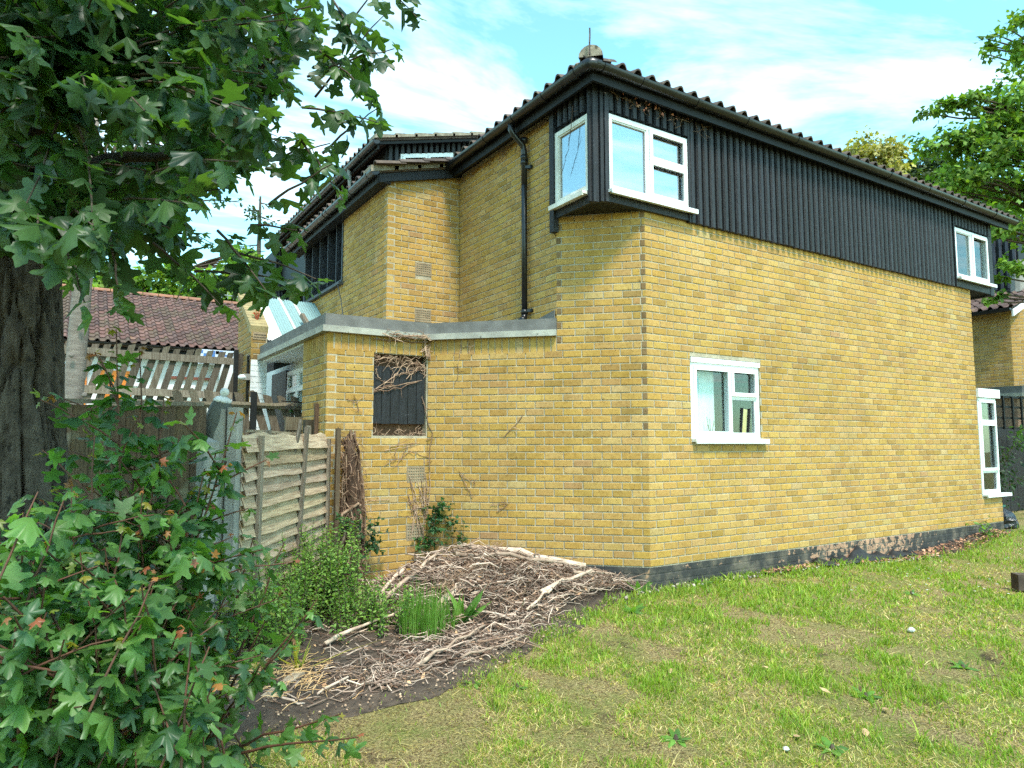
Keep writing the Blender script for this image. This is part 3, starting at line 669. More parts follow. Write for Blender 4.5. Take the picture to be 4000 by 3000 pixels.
mb = MB(); pts = [(.79+.085*math.cos(a), .125, 1.83+.085*math.sin(a)) for a in np.linspace(math.pi, 2*math.pi, 12)]+[(.875, .125, 1.93), (.705, .125, 1.93)]
mb.extrude(pts, (0, .004, 0)); tag(mb.build('hanging_tag', M('sky_blue_paper', (.16, .45, .55), (.14, .42, .52), 5, .6, 0)), 'sky blue rounded tag hanging behind the ground floor window pane', 'tag')
mb = MB(); mb.beam((1.50, .09, 1.29), (1.535, .085, 1.60), .10, .05, (0, 1, 0)); t_ = mb.build('book', M('gilt_page_block', (.72, .52, .2), (.6, .4, .14), 20, .6, .1, 60)); tag(t_, 'upright dark-covered book with gold page edges on the ground floor window ledge', 'book')
mb = MB(); mb.beam((1.437, .085, 1.285), (1.472, .08, 1.61), .012, .11, (0, 1, 0)); mb.beam((1.56, .085, 1.285), (1.595, .08, 1.605), .012, .11, (0, 1, 0)); mb.build('cover', DARK, t_)
mb = MB()
for k, (a, b) in enumerate(((-.05, .0), (.0, .03), (.04, -.02), (.06, .05), (-.02, .06))): mb.tube([(1.02+a*.2, .1, 1.30), (1.02+a*1.2, .1+b*.4, 1.5-.02*k)], .0035, 5)
rd = mb.build('reed_diffuser', M('brown_reed', (.12, .07, .04)), None); tag(rd, 'thin brown diffuser reeds fanning up behind the ground floor window', 'diffuser')
mb = MB(); mb.lathe([(.03, 0), (.035, .03), (.03, .05), (.012, .07), (.012, .08)], (1.02, .1, 1.25)); mb.build('bottle', GLASS, rd)
mb = MB(); mb.box(.62, 1.73, .03, .2, 1.22, 1.25); mb.build('window_ledge', WHITE, house)
PAL = M('white_ornament', (.8, .82, .85))
mb = MB(); mb.lathe([(.0, 0), (.04, .012), (.06, .045), (.06, .075), (.04, .105), (0, .12)], (.11, .12, 3.78)); tag(mb.build('globe_lamp', PAL, None, True), 'round white lamp globe behind the lower pane of the corner bay window', 'lamp')
mb = MB(); pts = [(.36+r*math.cos(a), .12, 3.86+r*math.sin(a)) for a, r in [(math.pi/2+k*math.pi/5, .09 if k % 2 == 0 else .04) for k in range(10)]]; mb.extrude(pts, (0, .01, 0)); tag(mb.build('star_ornament', PAL), 'white star ornament standing behind the lower pane of the corner bay window', 'ornament')
mb = MB(); mb.box(-.5, .6, .03, .25, 3.70, 3.735); mb.build('window_ledge', WHITE, house)
flush_bricks(house)

# ================================================================== neighbouring houses
# --- the attached next house: raised clad storey above the set-back roof, clad face beyond the landing window
nb = thing('terraced_house', 'attached next house with raised black clad storey and white windows above the roof', 'house', (2, 10, -.2))
YD = 4.72; XD = -.92; zD = lambda x: 5.885+RP*(x+1.0)
mb = MB(); mb.extrude([(XD, YD+.02, 4.7), (5.5, YD+.02, 4.7), (5.5, YD+.02, zD(5.5)-.05), (XD, YD+.02, zD(XD)-.05)], (0, 6.2, 0)); mb.build('storey_wall', BLACKFLAT, nb)
WN, _ = frame((XD, YD), (5, YD))
k = 0.02
while k < 2.7:
    board(WN, k, 5.77+.255*(k-.23) if k > .2 else 4.9, zD(XD+k)-.05, .075, nb); k += .1
WNW, _ = frame((XD, YD-.02), (5, YD-.02))
for (a, b) in ((.235, 1.16), (1.27, 2.2)):                    # heads rake with the roof
    w_ = window(nb, WNW, a, b, 5.2, 5.755, [(0, .5, 0, 1, True), (.5, 1, 0, 1, True)], .0, sill=False, glass=SKYGLASS)
    for o in [w_]+list(w_.children):
        for v in o.data.vertices: v.co.z += .255*(v.co.x+2+.69)
WNS, _ = frame((XD-.02, YD+.9), (XD-.02, YD)); window(nb, WNS, .1, .75, 4.9, 5.5, [(0, 1, 0, 1, False)], .0, sill=False, glass=SKYGLASS)
mb = MB(); mb.extrude([(XD-.25, YD-.2, zD(XD-.25)-.05), (5.6, YD-.2, zD(5.6)-.05), (5.6, YD-.2, zD(5.6)), (XD-.25, YD-.2, zD(XD-.25))], (0, 6.9, 0)); rf = mb.build('roof', TILE, nb)
mb = MB(); mb.extrude([(XD-.18, YD-.17, zD(XD-.18)-.10), (3, YD-.17, zD(3)-.085), (3, YD-.17, zD(3)-.052), (XD-.18, YD-.17, zD(XD-.18)-.052)], (0, .03, 0)); mb.box(XD-.2, XD-.17, YD-.14, YD+6.5, zD(XD-.2)-.16, zD(XD-.2)-.055); mb.build('fascia', BLACKFLAT, nb)
for k in range(9):
    a = XD-.28+k*.33; mb = MB(); mb.extrude([(a, YD-.24, zD(a)-.02), (a+.37, YD-.24, zD(a+.37)-.02), (a+.37, YD-.24, zD(a+.37)+.016), (a, YD-.24, zD(a)+.045)], (0, .25, 0)); mb.build('verge_tile', VERGE, rf)
for r in range(2):
    yy = YD+6.4
    while yy > YD+.02:
        inst('roof_tile', random.choice(tl), rf, (XD-.28+r*up_*cp, yy, zD(XD-.28)+r*up_*spn+.004), (pang-.035, 0, -math.pi/2)); yy -= .2
gutter(nb, (XD-.25, YD+6.55, zD(XD-.25)-.05), (XD-.25, YD-.22, zD(XD-.25)-.05), .06, unions=[.4, 1.6, 2.7, 3.9, 5.0, 6.1])
mb = MB(); mb.tube([(XD-.25, YD+1.0, zD(XD-.25)-.1), (XD-.22, YD+1.0, 5.4), (XD-.2, YD+.95, roofL(XD-.2)+.08)], .032, 8); mb.build('downpipe', GREYCONC, nb, True)
# clad projecting face further along
mb = MB(); mb.box(-1.02, 3, 11.02, 15, 0, 5.75); mb.build('rear_wing_wall', BLACKFLAT, nb)
WN2, _ = frame((-1.06, 11.0), (1.0, 11.0)); k = 0.
while k < 1.0: board(WN2, k, 4.25, 5.72, .055, nb, .03, 1.7); k += .075
mb = MB(); mb.box(-1.1, .2, 10.9, 11.0, 3.1, 4.24); mb.build('pale_wall', M('buff_render', (.42, .34, .24), (.36, .29, .2)), nb)

# --- wing wall of the porch with a raking brick-on-edge coping
wing = thing('wing_wall', 'yellow brick wing wall with raking brick coping beside the porch canopy', 'wall', (-2.8, 4.9, -.2))
wx0, wx1, wy0 = -2.90, -2.69, 4.42; wz = lambda y: 2.76+.66*(y-wy0)
mb = MB(); mb.extrude([(wx0+.0045, wy0+.0045, -.3), (wx0+.0045, 5.3, -.3), (wx0+.0045, 5.3, wz(5.3)-.06), (wx0+.0045, wy0+.0045, wz(wy0)-.07)], (wx1-wx0-.009, 0, 0)); ww = mb.build('wall_core', MORTAR, wing)
GREYB = lambda i, s_: tuple(np.array(brick_tint())*np.array((.72, .75, .9)))
WG1, l1 = frame((wx0, 5.3), (wx0, wy0)); brickwork(ww, WG1, l1, 1.0, 32, (), 0, zcut=lambda s_: wz(5.3-s_)-.075, score=False, tintf=GREYB)
WG2, l2 = frame((wx0, wy0), (wx1, wy0)); brickwork(ww, WG2, l2, 2.33, 5, (), 1, score=False, tintf=GREYB)
flush_bricks(wing)
mb = MB(); mb.box(wx0+.005, wx1+.0, wy0-.006, wy0+.1, -.2, 2.32)
for k in range(28): pass
WP_ = mb.build('painted_pier', WHITEBRICK, wing)
for i in range(18):
    for (a, b) in (((0, .1), (.11, .21)) if i % 2 else ((0, .055), (.065, .16), (.17, .21))):
        mb = MB(); mb.box(wx0+a+.003, wx0+b, wy0-.012, wy0-.005, .98+i*.075, .98+i*.075+.066); mb.build('painted_brick', WHITEBRICK, wing)
cm = M('coping_brick', (.36, .28, .14), (.27, .21, .11), 8, .9, .4, 60, spots=(9, .62, (.22, .19, .10)))
y = wy0+.02
while y < 5.3:
    mb = MB(); mb.extrude([(wx0-.012, y, wz(y)-.075), (wx0-.012, y+.062, wz(y+.062)-.075), (wx0-.012, y+.062-.02, wz(y+.062)+.012), (wx0-.012, y-.02, wz(y)+.012)], (wx1-wx0+.024, 0, 0)); mb.build('coping_brick', cm, wing); y += .071
air_b = MB(); air_b.box(wx0+.02, wx1-.02, wy0-.008, wy0+.01, 2.60, 2.70); ab = air_b.build('air_brick', AIRM, wing)
for r in range(2):
    for k in range(8): mb = MB(); mb.lathe([(.0075, 0), (.0075, .004)], (wx0+.035+k*.02+.008*r, wy0-.0125, 2.63+r*.035), (0, 1, 0), 6); mb.build('vent_dark_disc', DARK, ab)  # solid dark discs stand in for the shaded holes
mb = MB()
for k in range(14):
    a = random.uniform(0, 6.3); r = random.uniform(.02, .07); mb.t = random.choice(((.5, .12, .06), (.2, .3, .12), (.45, .16, .09)))
    b0 = np.array((-2.8, 4.6, wz(4.6))); tip = b0+np.array((math.cos(a)*r, math.sin(a)*r, random.uniform(.07, .15)))
    mb.tube([b0+np.array((math.cos(a)*.01, math.sin(a)*.01, 0)), (b0+tip)/2+np.array((0, 0, .015)), tip], [.005, .004, .002], 4)
    for q in range(5): mb.add([tip, tip+np.array((random.uniform(-.025, .025), random.uniform(-.025, .025), random.uniform(.0, .03))), tip+np.array((random.uniform(-.02, .02), random.uniform(-.02, .02), random.uniform(-.02, .02)))], [(0, 1, 2)])
tag(mb.build('stonecrop', SMALLLEAF), 'small red-stemmed plant rooted on the raking coping of the wing wall', 'plant')
# security lamp on the wing wall
lp = thing('wall_lamp', 'small white lamp fixed to the side of the brick wing wall', 'lamp', (-2.93, 4.5, 2.05))
mb = MB(); mb.lathe([(.0, 0), (.028, .0), (.034, .02), (.032, .07), (.02, .09), (0, .092)], (-2.965, 4.40, 2.09), (-.9, -.3, -.1), 12); mb.build('lamp_head', WHITE, lp, True)
mb = MB(); mb.box(-2.985, -2.905, 4.37, 4.50, 2.05, 2.13); mb.build('junction_box', GREYCONC, lp)
mb = MB(); mb.tube([(-2.925, 4.44, 1.2), (-2.925, 4.44, 2.3), (-2.93, 4.42, 2.36), (-2.93, 4.38, 2.37)], .018, 8); tag(mb.build('conduit_pipe', BLACKPLASTIC, None, True), 'thin dark pipe running up the corner of the brick wing wall', 'pipe')
# translucent lean-to roof between the wing wall and the house
lt = thing('lean_to_roof', 'lean-to roof of corrugated clear plastic sheets behind the porch canopy', 'roof', (-2.2, 5.0, 2.6))
mplast, tp, bp = newmat('corrugated_plastic'); bp.inputs['Base Color'].default_value = (.22, .34, .34, 1); bp.inputs['Roughness'].default_value = .35; bp.inputs['Specular IOR Level'].default_value = .6
mw = M('white_plastic_sheet', (.85, .86, .86), (.8, .82, .82), 4, .4, .05, 20)
for (a, b, m_) in ((-2.68, -2.45, mw), (-2.45, -2.05, mplast), (-2.05, -1.68, mplast)):
    nn = int((b-a)/.0095); mb = MB()
    vv = []; 
    for k in range(nn+1):
        xk = a+(b-a)*k/nn; h = .007*math.sin(k*math.pi*.5)
        vv += [(xk, 4.5, 2.62+h), (xk, 5.75, 3.45+h)]
    mb.add(vv, [(2*k, 2*k+2, 2*k+3, 2*k+1) for k in range(nn)]); mb.build('plastic_sheet', m_, lt, True)
for xk in (-2.22, -2.02):
    mb = MB(); mb.beam((xk, 4.55, 2.67), (xk-.02, 5.75, 3.47), .035, .025); mb.build('cap_strip', OLDWHITE, lt)
mb = MB(); mb.beam((-1.95, 4.45, 2.56), (-2.08, 5.0, 3.1), .06, .06); tag(mb.build('loose_timber', OLDWOOD), 'weathered loose timber lying across the clear plastic roof', 'timber')
mb = MB(); mb.tube([(-1.72, 4.50, 3.5), (-1.8, 4.1, 3.2), (-1.9, 3.7, 2.9), (-2.0, 3.4, 2.52)], .006, 5); tag(mb.build('black_cable', BLACKPLASTIC), 'black cable sagging from the louvred window down to the flat roof', 'cable')
# porch: door and window on the inner wall
pw = thing('porch_wall', 'white painted porch wall with black door and white window under the canopy', 'wall', (-2.2, 5, 0))
mb = MB(); mb.box(-2.295, -2.2, 2.6, 6.6, -.2, 2.33); mb.box(-2.9, -2.2, 6.6, 6.7, -.2, 2.6); mb.build('painted_wall', WHITEBRICK, pw)
mb = MB(); mb.box(-2.335, -2.297, 4.80, 5.62, -.1, 2.25); mb.build('door', BLACKFLAT, pw)
WPW, _ = frame((-2.30, 4.76), (-2.30, 3.6)); window(pw, WPW, 0, 1.1, 1.28, 2.22, [(0, .5, 0, .72, True), (.5, 1, 0, .72, True), (0, .5, .72, 1, False), (.5, 1, .72, 1, False)], .03)
mb = MB(); mb.box(-2.8, -2.3, 2.75, 4.4, 1.12, 1.17); mb.build('ledge', WHITE, pw)

# --- distant house with a red-brown pantile roof
dh = thing('bungalow', 'white walled house with red-brown pantiled roof beyond the garden fences', 'house', (-3, 18, -.2))
EY, EZ = 16.0, 3.905; TP = .5
mb = MB(); mb.box(-12, .6, 16.4, 22, -.2, 3.95); mb.build('wall', WHITEWALL, dh)
RY = EY+4.35; RZ2 = EZ+TP*(RY-EY)
mb = MB(); mb.extrude([(-12.3, EY, EZ), (-12.3, RY, RZ2), (-12.3, RY+.1, RZ2-.1), (-12.3, EY+.1, EZ-.1)], (13.3, 0, 0)); drf = mb.build('roof', REDTILE, dh)
dt = tile_mesh('roof_tile', REDTILE, .24, .36, .065, tints=((1, 1, 1), (.75, .72, .72), (1.3, 1.2, 1.15), (1.1, .95, .9), (.9, 1.0, .85)))
ang2 = math.atan(TP); rows = 16; us = (RY-EY)/math.cos(ang2)/rows; restV = MB(); cnt = 0
for r in range(rows):
    for k in range(24):
        xx = -5.75+k*.24; cnt += 1
        pos = (xx, EY-.03+r*us*math.cos(ang2), EZ+.02+r*us*math.sin(ang2)); rot = (ang2-.05, 0, random.uniform(-.012, .012))
        if cnt <= 300: inst('roof_tile', random.choice(dt), drf, pos, rot)
        else:
            mt = Matrix.Translation(pos) @ Matrix.Rotation(rot[0], 4, 'X'); me = random.choice(dt)
            restV.t = random.choice(((1, 1, 1), (.75, .72, .72), (1.3, 1.2, 1.15), (1.1, .95, .9)))
            restV.add([tuple(mt @ v.co) for v in me.vertices], [tuple(p_.vertices) for p_ in me.polygons])
o = restV.build('upper_tiles', REDTILE, drf); o['kind'] = 'stuff'
for k in range(14):
    mb = MB(); a = -5.8+k*.46; nn = 8
    ring = lambda x_: [(x_, RY+.12*math.cos(math.pi*q/nn), RZ2+.02+.11*math.sin(math.pi*q/nn)) for q in range(nn+1)]
    mb.add(ring(a)+ring(a+.44), [(q, q+1, nn+2+q, nn+1+q) for q in range(nn)]); mb.build('ridge_tile', M('orange_ridge_tile', (.32, .14, .085), (.2, .1, .07), 6, .85) if k == 0 else bpy.data.materials['orange_ridge_tile'], drf)
gutter(dh, (-12, EY-.1, EZ-.02), (.8, EY-.1, EZ-.02), .08, ends=(False, False))
mb = MB(); mb.box(-12, .8, EY+.02, EY+.06, EZ-.25, EZ-.0); mb.build('fascia', BLACKFLAT, dh)
OR = M('orange_painted_door', (.62, .20, .03), (.5, .15, .02), 4, .5)
for a in (-5.3, -4.25): 
    mb = MB(); mb.box(a, a+.75, 16.30, 16.37, .2, 3.2); mb.build('door', OR, dh)
for a, b in ((-2.5, -1.9), (-3.6, -3.1)):
    WDH, _ = frame((a, 16.35), (b, 16.35)); window(dh, WDH, 0, b-a, 2.2, 2.85, [(0, 1, 0, 1, False)], .02, sill=False)
mb = MB(); mb.box(-2.6, -1.5, 16.3, 16.36, 3.05, 3.12); mb.build('red_lintel', M('red_lintel', (.3, .1, .07)), dh)
# small blue and white panel under the broken gutter
mb = MB(); mb.box(-1.95, -.85, 15.7, 15.76, 3.45, 3.86); bpn = mb.build('tiled_panel', M('pale_mosaic', (.6, .66, .75), (.5, .56, .66)), dh)
for k in range(22):
    mb = MB(); a = -1.92+random.randrange(10)*.105; z = 3.47+random.randrange(4)*.095; mb.box(a, a+.09, 15.690, 15.70, z, z+.08); mb.build('mosaic_tile', random.choice((bpy.data.materials['pale_mosaic'], M('blue_mosaic', (.08, .2, .5)) if 'blue_mosaic' not in bpy.data.materials else bpy.data.materials['blue_mosaic'])), bpn)
# television aerial behind
ae = thing('tv_aerial', 'silver television aerial on a thin pole above the pantiled roof', 'aerial', (-.9, 19.9, RZ2-.3))
ap = at(858, 1150, 25.0); mm = M('aluminium', (.45, .46, .47), None, 5, .4, 0, metal=.6)
mb = MB(); mb.tube([(ap[0], ap[1], ap[2]-1.5), (ap[0], ap[1], ap[2]+.1)], .025, 6); mb.build('pole', mm, ae)
bd = nrm((1, .25, .02)); mb = MB(); mb.tube([ap-bd*.9, ap+bd*1.0], .02, 6)
for k in range(9): 
    c = ap-bd*.8+bd*k*.22; mb.tube([c+np.array((0, 0, -.12)), c+np.array((0, 0, .12))], .010, 4)
mb.build('boom', mm, ae)

# --- yellow brick neighbour across, with tiled roof and flat-roofed extension
rn = thing('neighbour_house', 'yellow brick house with brown tiled roof seen past the end of the main wall', 'house', (16, 4, -.2))
NX = 13.9
mb = MB(); mb.extrude([(NX+.005, 2.25, 2.4), (NX+2.0, .25, 2.4), (19, .25, 2.4), (19, 7, 2.4), (NX+.005, 7, 2.4)], (0, 0, 2.0)); rnw = mb.build('wall', MORTAR, rn)
WNA, la = frame((NX, 5.0), (NX, 2.25)); brickwork(rnw, WNA, la, 2.45, 26, (), 0, score=False)
WNB, lb = frame((NX, 2.25), (NX+1.4, .85)); brickwork(rnw, WNB, lb, 2.45, 26, (), 1, score=False)
flush_bricks(rn)
for z in (3.9, 2.9): mb = MB(); mb.fbox(WNB, .75, .97, 0, .006, z-.14, z); mb.build('air_brick', AIRM, rn)
NP = .42; zN = lambda x: 4.42+NP*(x-NX+.25)
mb = MB(); mb.extrude([(NX-.25, 5.2, zN(NX-.25)-.05), (NX+2.6, 5.2, zN(NX+2.6)-.05), (NX+2.6, 5.2, zN(NX+2.6)), (NX-.25, 5.2, zN(NX-.25))], (0, -3.1, 0)); nrf = mb.build('roof', TILE, rn)
nt_ = tile_mesh('roof_tile', REDTILE, .22, .38, .06, tints=((.85, .95, 1.0), (.65, .7, .72), (1.1, 1.15, 1.15)))
an = math.atan(NP)
for r in range(6):
    yy = 4.9
    while yy > 2.2: inst('roof_tile', random.choice(nt_), nrf, (NX-.3+r*.32*math.cos(an), yy, zN(NX-.3)+.01+r*.32*math.sin(an)), (an-.05, 0, -math.pi/2)); yy -= .22
gutter(rn, (NX-.3, 5.2, zN(NX-.3)-.02), (NX-.3, 2.1, zN(NX-.3)-.02), .07, unions=[.5, 1.5], ends=(False, True))
mb = MB(); mb.extrude([(NX-.28, 2.1, zN(NX-.28)-.22), (NX+2.5, 2.1, zN(NX+2.5)-.22), (NX+2.5, 2.1, zN(NX+2.5)-.06), (NX-.28, 2.1, zN(NX-.28)-.06)], (0, -.04, 0)); mb.build('bargeboard', WHITEWALL, rn)
mb = MB(); mb.box(NX+1.6, 20, 2.6, 9, 5.2, 6.6); mb.build('storey_wall', BLACKFLAT, rn)
for k in range(26): 
    mb = MB(); mb.t = (5, 5, 5); y = 2.65+k*.15; mb.box(NX+1.54, NX+1.6, y, y+.06, 5.22, 6.55); mb.build('cladding_board', BLACKWOOD, rn)
mb = MB(); mb.lathe([(.16, 0), (.14, .6), (.17, .62), (.17, .8)], (NX+1.2, 2.5, 5.0), n=10); mb.build('flue', GREYCONC, rn)
mb = MB(); mb.extrude([(12.6, 1.6, 2.32), (14.9, -.7, 2.32), (19, -.7, 2.32), (19, 7, 2.32), (12.6, 7, 2.32)], (0, 0, .16)); mb.build('flat_roof', FELT, rn)
mb = MB(); mb.extrude([(12.55, 1.58, 2.24), (14.9, -.78, 2.24), (19, -.78, 2.24), (19, 7, 2.24), (12.55, 7, 2.24)], (0, 0, .08)); mb.build('concrete_lip', CONCRETE, rn)
mb = MB(); mb.extrude([(12.7, 1.75, -.2), (15, -.55, -.2), (19, -.55, -.2), (19, 6, -.2), (12.7, 6, -.2)], (0, 0, 2.42)); mb.build('extension_wall', M('terracotta_wall', (.36, .22, .15), (.28, .17, .12)), rn)
# dark timber fence with trellis top beside it
ge = thing('dark_fence', 'tall black stained fence with open trellis top behind the white bay window', 'fence', (10.4, 1.2, -.2))
gb, gt = -.15, 1.50
for k in range(9):
    a = 9.0+k*.34; mb = MB(); g = random.uniform(.7, 1.3); mb.t = (g, g, g); mb.box(a, a+.325, 1.18, 1.205+.006*(k % 2), gb, gt); mb.build('fence_board', BLACKWOOD, ge)
for k in range(8): mb = MB(); mb.box(9.0+k*.4, 9.05+k*.4, 1.16, 1.19, gt, 2.15); mb.build('trellis_bar', BLACKFLAT, ge)
for z in (gt+.0, gt+.2, gt+.42, gt+.62): mb = MB(); mb.box(8.95, 12.0, 1.192, 1.215, z, z+.04); mb.build('trellis_bar', BLACKFLAT, ge)
mb = MB(); mb.box(12.0, 12.15, 1.14, 1.26, gb, 2.25); mb.build('post', BLACKFLAT, ge)
PINK = M('pink_brick_house', (.55, .27, .2), (.45, .2, .15))
mb = MB(); mb.box(16, 19, 3.2, 3.3, .8, 2.2); tag(mb.build('pink_screen', PINK), 'pale red wall seen through the trellis top of the black fence', 'wall')
# rubbish by the bay
bag = MB(); vv = []; nn, mm2 = 10, 7
for i in range(mm2):
    for k in range(nn):
        a = 2*math.pi*k/nn; h = i/(mm2-1); r = .2*math.sin(math.pi*min(h*.8+.18, 1))**.7*(1+.18*math.sin(k*2.3+i*1.7)); vv.append((7.72+math.cos(a)*r, .1+math.sin(a)*r, -.16+.34*h))
bag.add(vv, [(i*nn+k, i*nn+(k+1) % nn, (i+1)*nn+(k+1) % nn, (i+1)*nn+k) for i in range(mm2-1) for k in range(nn)]+[tuple((mm2-1)*nn+k for k in range(nn))])
tag(bag.build('bin_bag', M('black_plastic_bag', (.012, .012, .014), (.02, .02, .022), 6, .22, .9, 16, spec=.7, bdist=.03)), 'crumpled black plastic sack on the ground at the end of the brick wall', 'sack')
mb = MB(); mb.box(8.3, 8.75, .5, .9, -.15, .13); cr_ = mb.build('plastic_crate', M('teal_plastic', (.03, .13, .11), (.02, .1, .085), 4, .45)); tag(cr_, 'low teal plastic crate beyond the black sack', 'crate')
mb = MB(); mb.box(8.28, 8.77, .48, .92, .13, .16); mb.build('rim', bpy.data.materials['teal_plastic'], cr_)

# ================================================================== fences
# --- close-board fence
cb = thing('close_board_fence', 'tall brown close-board fence of vertical feather-edge boards with capping rail', 'fence', (-4.6, .22, -.25))
x = -6.6; ftop = 1.50
while x < -4.10:
    mb = MB(); g = random.uniform(.75, 1.25); mb.t = (g, g*random.uniform(.95, 1.05), g*random.uniform(.9, 1.1))
    dz = random.uniform(-.006, .0); mb.extrude([(x, .205, -.3), (x+.112, .192, -.3), (x+.112, .212, -.3), (x, .215, -.3)], (0, 0, ftop+.3-.03+dz)); mb.build('fence_board', FENCEWOOD, cb); x += .101
mb = MB(); mb.box(-6.6, -4.085, .178, .235, ftop-.025, ftop+.002); mb.build('capping_rail', OLDWOOD, cb)
for z in (.1, .7, 1.25): mb = MB(); mb.box(-6.6, -4.09, .216, .26, z, z+.07); mb.build('rail', FENCEWOOD, cb)
# --- concrete posts
def cpost(c, w_, z1, label, rot, cap=True):
    mb = MB(); u = np.array((math.cos(rot), math.sin(rot), 0)); v_ = np.array((-u[1], u[0], 0)); c = np.array((c[0], c[1], 0.))
    h = w_/2; b = .008
    prof = [(-h+b, -h), (h-b, -h), (h, -h+b), (h, h-b), (h-b, h), (-h+b, h), (-h, h-b), (-h, -h+b)]
    z0 = -.5; vv = [c+u*p_[0]+v_*p_[1]+np.array((0, 0, z0)) for p_ in prof]+[c+u*p_[0]+v_*p_[1]+np.array((0, 0, z1)) for p_ in prof]
    ff = [(i, (i+1) % 8, 8+(i+1) % 8, 8+i) for i in range(8)]
    if cap: vv.append(c+np.array((0, 0, z1+.035))); ff += [(8+i, 8+(i+1) % 8, 16) for i in range(8)]
    else: ff.append(tuple(range(8, 16)))
    mb.add(vv, ff); return tag(mb.build('concrete_post', GREYCONC), label, 'post', 'concrete posts at the fence corner')
cpost(at(815, 1715, 4.72)[:2], .108, 1.22, 'short concrete post with pyramid top at the end of the brown fence', .35)
cpost(at(868, 1595, 5.0)[:2], .085, 1.46, 'tall narrow concrete post between the short post and the outer tall post', .95, False)
cpost(at(920, 1590, 4.98)[:2], .085, 1.47, 'tall concrete post standing right beside the lapped fence panel', .95, False)
# --- furled parasol leaning behind the short post
pa, pb_ = at(835, 1712, 5.02), at(868, 1572, 5.02)
pr = thing('parasol', 'furled grey parasol with white domed cap leaning behind the concrete posts', 'parasol', (pa[0], pa[1], -.3))
ax = nrm(pb_-pa); prof = [(.02, -.6), (.04, -.3), (.055, -.08), (.075, .03), (.08, .14), (.07, .22), (.052, .29)]
mb = MB(); nn = 16; x_ = nrm(np.cross(ax, (0, 1, .2))); y_ = np.cross(ax, x_)
vv = [pa+ax*h+(x_*math.cos(2*math.pi*k/nn)+y_*math.sin(2*math.pi*k/nn))*r*(1+.13*(k % 2)) for r, h in prof for k in range(nn)]
mb.add(vv, [(i*nn+k, i*nn+(k+1) % nn, (i+1)*nn+(k+1) % nn, (i+1)*nn+k) for i in range(len(prof)-1) for k in range(nn)]); mb.build('canopy', M('grey_parasol_cloth', (.10, .105, .095), (.065, .068, .06), 6, .8, .3, 50), pr, True)
mb = MB(); mb.lathe([(.0, .27), (.06, .27), (.064, .282), (.05, .30), (.026, .312)], pa, ax, 14); mb.lathe([(.0, .31), (.018, .312), (.03, .33), (.032, .345), (.024, .366), (0, .374)], pa, ax, 12); mb.build('finial', M('dull_white_plastic', (.62, .62, .6), (.5, .5, .48), 8, .5, .1), pr, True)
mb = MB(); mb.tube([(pa-ax*.62)+np.array((0, 0, 0)), np.array((pa[0]-ax[0]*.9, pa[1]-ax[1]*.9, -.35))], .02, 8); mb.build('pole', OLDWOOD, pr)

# --- lapped panel: waney boards with battens
lapp = thing('lap_fence_panel', 'weathered waney-edge lap fence panel with leaning battens beside the concrete posts', 'fence panel', (-3.3, .9, -.25))
pu = np.array((math.cos(PANELANG), math.sin(PANELANG), 0)); pn = np.array((pu[1], -pu[0], 0)); p0 = np.array((-3.84, .14, 0)); PL = 1.83
pn = -np.array((-pu[1], pu[0], 0)) if True else pn
if (CAM[:2]-p0[:2])@pn[:2] < 0: pn = -pn
nb_ = 15; pz0, pz1 = -.28, 1.27; st_ = (pz1-pz0)/nb_
sh = nrm((0, 0, 1))
for k in range(nb_):
    z0 = pz0+k*st_; n_ = 14; mb = MB(); g = random.uniform(.75, 1.2); mb.t = (g, g*random.uniform(.96, 1.02), g*random.uniform(.9, 1.05)); vv = []
    ph = random.uniform(0, 6); am = random.uniform(.002, .007); sag = random.uniform(-.006, .006)
    for i in range(n_+1):
        s_ = PL*i/n_; wv = am*math.sin(s_*5+ph)+.5*am*math.sin(s_*13+ph*2)+sag*math.sin(math.pi*i/n_)
        dz = .03*(i/n_) ; bow = .004*math.sin(s_*3+ph)
        topx = (random.uniform(-.02, .015) if k == nb_-1 else 0)
        lo_ = p0+pu*s_+pn*(.052+bow)+np.array((0, 0, z0-.02+wv+dz)); hi_ = p0+pu*s_+pn*.006+np.array((0, 0, z0+st_+.012+dz+topx))
        vv += [lo_, hi_, lo_-pn*.008, hi_-pn*.007]
    ff = []
    for i in range(n_):
        a = 4*i; b = a+4; ff += [(a, b, b+1, a+1), (a+2, a+3, b+3, b+2), (a, a+2, b+2, b), (a+1, b+1, b+3, a+3)]
    mb.add(vv, ff); mb.build('lap_board', LAPWOOD, lapp)
def batten(s0, z0, s1, z1, w_=.045, d_=.05, tk=.03, g=1., m=None):
    mb = MB(); mb.t = (g, g, g); mb.beam(p0+pu*s0+pn*d_+np.array((0, 0, z0)), p0+pu*s1+pn*d_+np.array((0, 0, z1)), w_, tk, pn); mb.build('batten', m or OLDWOOD, lapp)
batten(.20, -.3, .23, 1.27, .05, .055, .03, 1.3); batten(.955, -.3, 1.19, 1.36, .042, .055, .03, .9); batten(1.80, -.3, 1.80, 1.26, .045, .055, .03, 1.2); batten(.985, 1.1, 1.13, 1.42, .035, .02, .02, .8); batten(.56, 1.18, .56, 1.32, .05, -.03, .03, 1.2); batten(1.47, 1.2, 1.47, 1.38, .04, -.03, .03, 1.2)
mb = MB(); mb.beam(p0+pu*.45+pn*-.12+np.array((0, 0, 1.31)), p0+pu*1.2+pn*-.1+np.array((0, 0, 1.30)), .10, .02, (0, 0, 1)); tag(mb.build('plank', LAPWOOD), 'pale loose plank lying flat behind the top of the lapped panel', 'plank')
